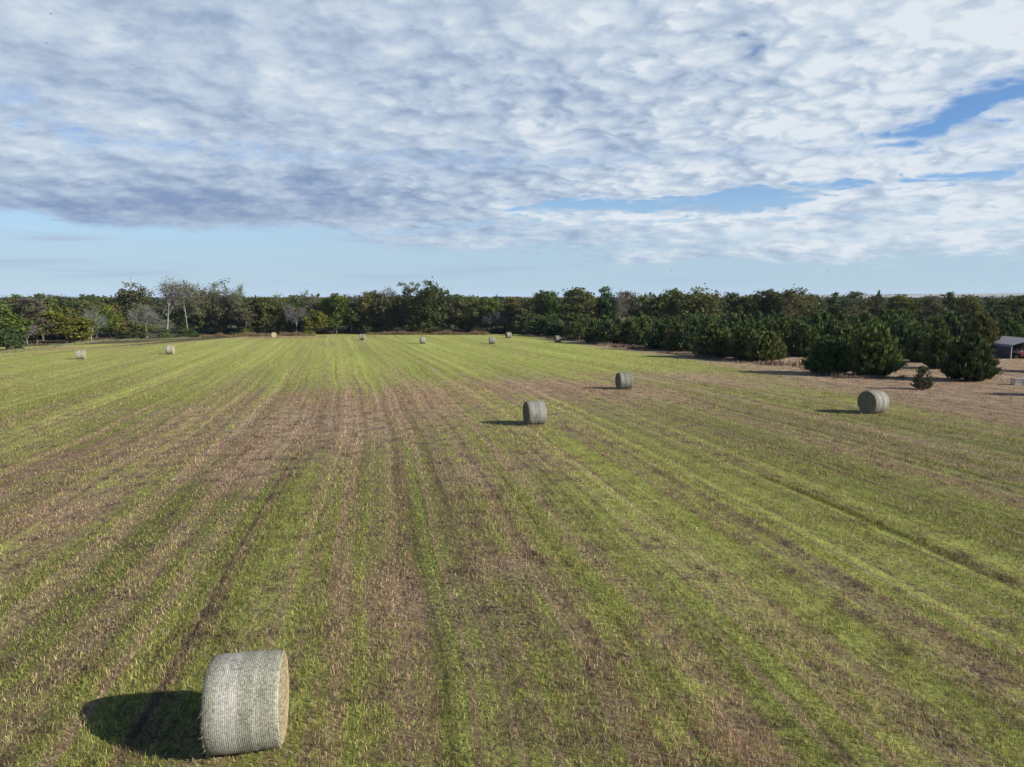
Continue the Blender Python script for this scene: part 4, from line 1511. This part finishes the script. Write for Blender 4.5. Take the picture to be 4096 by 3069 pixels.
def carport():
    fx, fy, fz = spot(4041, 1437)                      # foot of the near left post
    bx, by, _ = spot(3958, 1428)                       # the wall runs back from it
    back = Vector((bx - fx, by - fy, 0))
    L, Wd, He, Hr = 7.4, 6.2, 2.0, 2.95
    rz = math.atan2(back.y, back.x) - math.pi / 2
    e = thing("carport", (fx, fy, fz), "open-fronted metal carport with pale roof and dark ribbed siding, tractor inside", "carport", None, rz)
    # roof: eave curve, left slope, right slope, eave curve (ribs run down the slope)
    s = math.hypot(Wd / 2, Hr - He)
    nl = (-(Hr - He) / s, (Wd / 2) / s)
    nr = (-nl[0], nl[1])
    prof = [(-0.10, He - 0.28, -1, 0), (-0.09, He - 0.08, -0.9, 0.4), (0.06, He + 0.06, nl[0], nl[1]), (Wd / 2, Hr, 0, 1), (Wd - 0.06, He + 0.06, nr[0], nr[1]), (Wd + 0.09, He - 0.08, 0.9, 0.4), (Wd + 0.10, He - 0.28, 1, 0)]
    link("roof", ribbed_strip(prof, L + 0.5, 0.26, 0.02, ROOF_METAL, "roof"), e, (0, -0.25, 0))
    # siding: horizontal ribs, as long boxes stepped in and out
    for nm, x0, wid in (("side_wall", -0.03, 0.03), ("side_wall", Wd + 0.03, 0.03)):
        b = MB()
        z = 0.06
        i = 0
        while z < He - 0.28:
            b.box(x0 + (0.02 if i % 2 else -0.02) * (1 if x0 < 1 else -1), L / 2, z + 0.055, wid, L, 0.11)
            z += 0.115
            i += 1
        link(nm, b.mesh(nm, WALL_METAL), e)
    b = MB()
    z, i = 0.06, 0
    while z < He + 0.1:
        b.box(Wd / 2, L - 0.06 + (0.02 if i % 2 else -0.02), z + 0.055, Wd - 0.2, 0.03, 0.11)
        z += 0.115
        i += 1
    link("back_wall", b.mesh("back_wall", WALL_METAL), e)
    for x0 in (0.06, Wd - 0.06):
        for y0 in (0.0, L / 2, L - 0.2):
            pts = [(x0, y0, -0.05), (x0, y0, He - 0.25), (x0 + (0.12 if x0 < 1 else -0.12), y0, He - 0.02), (x0 + (0.3 if x0 < 1 else -0.3), y0, He + 0.08)]
            link("post", MB().tube(pts, 0.045, 6).mesh("post", WHITE_METAL), e)
    for y0 in (0.0, L / 2, L - 0.2):
        pts = [(0.3, y0, He + 0.07), (Wd / 2, y0, Hr - 0.06), (Wd - 0.3, y0, He + 0.07)]
        link("rafter", MB().tube(pts, 0.035, 6).mesh("rafter", WHITE_METAL), e)
    return e, rz, (fx, fy, fz)


def wheel(parent, loc, r, w, rim_r, rim_mat, lug=True):
    """Wheel lying on axis x: tyre with rounded section, dished rim and hub."""
    prof = [(-w * 0.38, rim_r), (-w * 0.5, rim_r * 1.12), (-w * 0.5, r * 0.90), (-w * 0.36, r * 0.98), (0, r), (w * 0.36, r * 0.98), (w * 0.5, r * 0.90), (w * 0.5, rim_r * 1.12), (w * 0.38, rim_r)]
    wheel_o = bpy.data.objects.new("wheel", None)
    wheel_o.location = loc
    wheel_o.parent = parent
    COL.objects.link(wheel_o)
    t = MB().lathe(prof, 'x', sides=24)
    if lug:
        for k in range(16):
            th = 2 * math.pi * k / 16
            t.box(0, r * 0.985 * math.cos(th), r * 0.985 * math.sin(th), w * 0.85, 0.05, 0.05, 0.0, th)
    link("tyre", t.mesh("tyre", RUBBER, True), wheel_o)
    rm = MB().lathe([(-w * 0.30, 0.02), (-w * 0.32, rim_r * 0.35), (-w * 0.12, rim_r * 0.45), (-w * 0.10, rim_r * 0.85), (-w * 0.40, rim_r * 1.02), (w * 0.40, rim_r * 1.02), (w * 0.10, rim_r * 0.85), (w * 0.12, rim_r * 0.45), (w * 0.32, rim_r * 0.35), (w * 0.30, 0.02)], 'x', sides=20)
    link("rim", rm.mesh("rim", rim_mat, True), wheel_o)
    return wheel_o


def tractor(loc, rz):
    """Old farm tractor, nose towards -y."""
    e = thing("tractor", loc, "old red and grey farm tractor parked nose-out under the carport", "tractor", None, rz)
    hood = MB()
    sect = [(-0.27, 0.78), (-0.28, 1.02), (-0.20, 1.16), (0.0, 1.21), (0.20, 1.16), (0.28, 1.02), (0.27, 0.78)]
    for i, yv in enumerate((-1.42, -1.36, -0.6, 0.1)):
        k = (0.94, 1.0, 1.0, 0.96)[i]
        for a, b in sect:
            hood.v.append((a * k, yv, b * (1.0 if i < 3 else 1.02)))
    for i in range(3):
        for j in range(6):
            hood.q.append((i * 7 + j, i * 7 + j + 1, (i + 1) * 7 + j + 1, (i + 1) * 7 + j))
    for base in (0, 21):
        hood.q.append((base, base + 1, base + 5, base + 6))
        hood.q.append((base + 1, base + 2, base + 4, base + 5))
        hood.t.append((base + 2, base + 3, base + 4))
    link("hood", hood.mesh("hood", GREY_PAINT), e)
    gr = MB().box(0, -1.45, 0.86, 0.46, 0.07, 0.52)
    for k in range(7):
        gr.box(-0.18 + k * 0.06, -1.49, 0.86, 0.025, 0.03, 0.48)
    link("grille", gr.mesh("grille", RED), e)
    eng = MB().box(0, -0.65, 0.62, 0.34, 1.45, 0.36).box(0, 0.45, 0.62, 0.40, 0.95, 0.44).box(0, -1.2, 0.5, 0.22, 0.3, 0.2)
    link("engine", eng.mesh("engine", DARK_IRON), e)
    link("front_axle", MB().tube([(-0.62, -1.2, 0.33), (-0.5, -1.2, 0.47), (0.5, -1.2, 0.47), (0.62, -1.2, 0.33)], 0.045, 8).mesh("front_axle", RED), e)
    link("rear_axle", MB().tube([(-0.75, 0.62, 0.62), (0.75, 0.62, 0.62)], 0.09, 10).mesh("rear_axle", RED), e)
    for sx in (-1, 1):
        hl = MB().lathe([(-0.10, 0.02), (-0.09, 0.075), (0.0, 0.085), (0.10, 0.03)], 'y', (sx * 0.36, -1.32, 1.0), 14)
        link("headlight", hl.mesh("headlight", WHITE_METAL, True), e)
        fd = MB()
        for k in range(9):
            a = math.radians(10 + k * 17)
            for w0 in (-0.17, 0.17):
                fd.v.append((sx * 0.74 + w0, 0.62 - 0.72 * math.cos(a), 0.62 + 0.70 * math.sin(a)))
        for k in range(8):
            fd.q.append((2 * k, 2 * k + 1, 2 * k + 3, 2 * k + 2))
        m = len(fd.v)
        fd.v += [(a, 0.62 + (b - 0.62) * 0.97, 0.62 + (c - 0.62) * 0.97) for a, b, c in list(fd.v)]
        fd.q += [tuple(reversed([i + m for i in q])) for q in list(fd.q)]
        link("fender", fd.mesh("fender", GREY_PAINT), e)
        wheel(e, (sx * 0.70, -1.2, 0.28), 0.28, 0.15, 0.17, GREY_PAINT, False)
        wheel(e, (sx * 0.74, 0.62, 0.62), 0.62, 0.29, 0.36, GREY_PAINT)
    st = MB().lathe([(0.0, 0.02), (0.02, 0.2), (0.08, 0.23), (0.10, 0.21), (0.06, 0.02)], 'z', (0, 0.85, 1.0), 16).tube([(0, 0.6, 0.85), (0, 0.85, 1.0)], 0.03, 6)
    link("seat", st.mesh("seat", DARK_IRON, True), e)
    sw = MB().tube([(0, 0.1, 1.1), (0, 0.42, 1.28)], 0.018, 6)
    ring = [(0.2 * math.cos(k * math.pi / 8), 0.42 - 0.09 * math.sin(k * math.pi / 8), 1.28 + 0.18 * math.sin(k * math.pi / 8)) for k in range(17)]
    sw.tube(ring, 0.014, 5, False)
    link("steering_wheel", sw.mesh("steering_wheel", DARK_IRON), e)
    link("exhaust_pipe", MB().tube([(0.2, -0.7, 1.1), (0.2, -0.7, 1.65)], 0.03, 8).mesh("exhaust_pipe", DARK_IRON), e)
    return e


car, car_rz, (cx0, cy0, cz0) = carport()
c, s_ = math.cos(car_rz), math.sin(car_rz)
place = lambda lx, ly: (cx0 + lx * c - ly * s_, cy0 + lx * s_ + ly * c)
tx, ty = place(1.75, 2.0)
tractor((tx, ty, float(ground_z(tx, ty))), car_rz + R(8))
tx, ty = place(4.3, 3.4)
bx = thing("tool_chest", (tx, ty, float(ground_z(tx, ty))), "dark crate with a pale board laid on it, deep inside the carport", "crate", None, car_rz)
link("body", MB().box(0, 0, 0.5, 1.6, 1.1, 0.9).box(-0.7, -0.56, 0.5, 0.08, 0.03, 0.9).box(0.7, -0.56, 0.5, 0.08, 0.03, 0.9).box(0, -0.56, 0.5, 0.08, 0.03, 0.9).mesh("body", DARK_IRON), bx)
link("lid", MB().box(0, 0, 1.0, 1.7, 1.2, 0.08, 0, 0.06).mesh("lid", WHITE_METAL), bx)
tx, ty, tz = spot(4019, 1440)
pb = MB().box(0, 0, 0.03, 0.75, 0.22, 0.035, 0.2).box(0.2, 0.12, 0.065, 0.5, 0.12, 0.03, -0.3)
tag(link("board_scrap", pb.mesh("board_scrap", PALE_WOOD), None, (tx, ty, tz)), "pale scrap of board lying on bare ground by the carport wall", "scrap board")


def wire_crate():
    x, y, z = spot(4078, 1539)
    e = thing("wire_crate", (x, y, z), "low wire animal crate with flat pale lid standing on the brown ground", "crate", None, R(-14))
    w, d, h = 1.15, 0.85, 0.56
    for k, (ax, ay) in enumerate(((-1, -1), (1, -1), (1, 1), (-1, 1))):
        link("corner_post", MB().box(ax * w / 2, ay * d / 2, h / 2, 0.04, 0.04, h).mesh("corner_post", DARK_IRON), e)
    link("lid", MB().box(0, 0, h + 0.022, w + 0.08, d + 0.08, 0.035).mesh("lid", ROOF_METAL), e)
    for nm, ox, oy, ln, rot in (("wire_panel", 0, -d / 2, w, 0), ("wire_panel", 0, d / 2, w, 0), ("wire_panel", -w / 2, 0, d, 1), ("wire_panel", w / 2, 0, d, 1)):
        b = MB()
        for i in range(1, 12):
            q = -ln / 2 + ln * i / 12
            b.box(*((ox + q, oy) if not rot else (ox, oy + q)), h / 2, 0.008, 0.008, h - 0.02)
        for j in range(7):
            zz = 0.03 + (h - 0.06) * j / 6
            b.box(ox, oy, zz, ln - 0.03 if not rot else 0.008, 0.008 if not rot else ln - 0.03, 0.008 if j not in (0, 3, 6) else 0.03)
        link(nm, b.mesh(nm, GREY_PAINT), e)
    link("door", MB().box(w * 0.24, -d / 2 - 0.015, h * 0.5, w * 0.44, 0.012, h * 0.86).mesh("door", ROOF_METAL), e)
    link("floor_tray", MB().box(0, 0, 0.015, w - 0.06, d - 0.06, 0.02).mesh("floor_tray", GREY_PAINT), e)


wire_crate()
tx, ty, tz = spot(3938, 1441)
bk = thing("bucket", (tx, ty, tz), "white bucket showing past the right side of the broad solitary cedar", "bucket")
link("body", MB().lathe([(0.0, 0.001), (0.0, 0.14), (0.36, 0.17), (0.36, 0.16), (0.02, 0.13), (0.02, 0.001)], 'z', sides=18).mesh("body", WHITE_METAL, True), bk)
link("handle", MB().tube([(-0.17, 0, 0.34), (-0.12, 0, 0.47), (0, 0, 0.52), (0.12, 0, 0.47), (0.17, 0, 0.34)], 0.008, 5).mesh("handle", DARK_IRON), bk)


# ------------------------------------------------------------------ birds far up in the air, and a mast on the horizon
def bird_mesh():
    b = MB().lathe([(-0.24, 0.004), (-0.12, 0.04), (0.0, 0.055), (0.12, 0.04), (0.2, 0.03), (0.25, 0.006)], 'y', sides=10)
    n = len(b.v)
    b.v += [(0, -0.20, 0.0), (-0.07, -0.38, 0.0), (0.07, -0.38, 0.0)]
    b.t.append((n, n + 1, n + 2))
    return b.mesh("body", DARK_IRON, True)


def wing_mesh(sx):
    V = [(sx * 0.04, 0.10, 0.02), (sx * 0.04, -0.10, 0.02), (sx * 0.28, 0.14, 0.11), (sx * 0.28, -0.08, 0.10), (sx * 0.58, 0.02, 0.08), (sx * 0.52, -0.10, 0.08)]
    V += [(a, b, c - 0.012) for a, b, c in V]
    F = [(0, 1, 3, 2), (2, 3, 5, 4), (6, 8, 9, 7), (8, 10, 11, 9), (0, 2, 8, 6), (2, 4, 10, 8), (1, 7, 9, 3), (3, 9, 11, 5), (4, 5, 11, 10)]
    return make_mesh("wing", V, np.array(F), DARK_IRON)


BM, WL, WR = bird_mesh(), wing_mesh(-1), wing_mesh(1)
for k, (px, py, dd, lab) in enumerate(((185, 174, 170, "dark bird alone high in the clouds on the left"), (203, 57, 260, "smaller dark bird higher than the other one over the left clouds"),
                                       (2685, 1082, 250, "dark bird low in the clear sky above the trees behind the cedars"),
                                       (3306, 1078, 330, "bird of the loose flock over the skyline, first on the left"), (3309, 1086, 330, "bird of the loose flock, just under the first"),
                                       (3356, 1069, 330, "bird of the loose flock, between the first pair and the top one"), (3378, 1091, 330, "bird of the loose flock, lowest of all"),
                                       (3398, 1058, 330, "bird of the loose flock, highest of all"), (3430, 1068, 330, "bird of the loose flock, far right upper one"), (3434, 1075, 330, "bird of the loose flock, far right lower one"))):
    e = thing("bird", at_depth(px, py, dd), lab, "bird", "birds in flight", random.uniform(0, 6.28))
    e.rotation_euler[1] = random.uniform(-0.5, 0.5)
    link("body", BM, e)
    link("wing", WL, e)
    link("wing", WR, e)

mx, my, mz = at_depth(1989, 1188, 2600.0)
mast = MB()
for ax, ay in ((-1.2, -0.7), (1.2, -0.7), (0, 1.4)):
    mast.tube([(ax, ay, -14), (ax * 0.8, ay * 0.8, 16)], 0.16, 5)
for k in range(14):
    zz = -13 + k * 2.1
    mast.tube([(-1.1, -0.65, zz), (1.1, -0.65, zz + 1.0)], 0.08, 4).tube([(1.1, -0.65, zz), (0, 1.3, zz + 1.0)], 0.08, 4).tube([(0, 1.3, zz), (-1.1, -0.65, zz + 1.0)], 0.08, 4)
tag(link("radio_mast", mast.mesh("radio_mast", DARK_IRON), None, (mx, my, mz)), "thin lattice mast far away on the skyline right of the highest oak", "mast")


# ------------------------------------------------------------------ the air: a thin even haze round the scene
def haze():
    m = bpy.data.materials.new("thin_haze")
    m.use_nodes = True
    nt = m.node_tree
    nt.nodes.clear()
    v = nt.nodes.new('ShaderNodeVolumePrincipled')
    v.inputs['Color'].default_value = (0.62, 0.78, 1.0, 1)
    v.inputs['Density'].default_value = 0.00005
    v.inputs['Anisotropy'].default_value = 0.0
    o = nt.nodes.new('ShaderNodeOutputMaterial')
    nt.links.new(v.outputs[0], o.inputs['Volume'])
    b = MB().box(0, 9000, 26, 62000, 56000, 76)
    h = link("haze", b.mesh("haze", m))
    tag(h, "thin bluish haze over the land towards the horizon", "haze", kind='stuff')


haze()
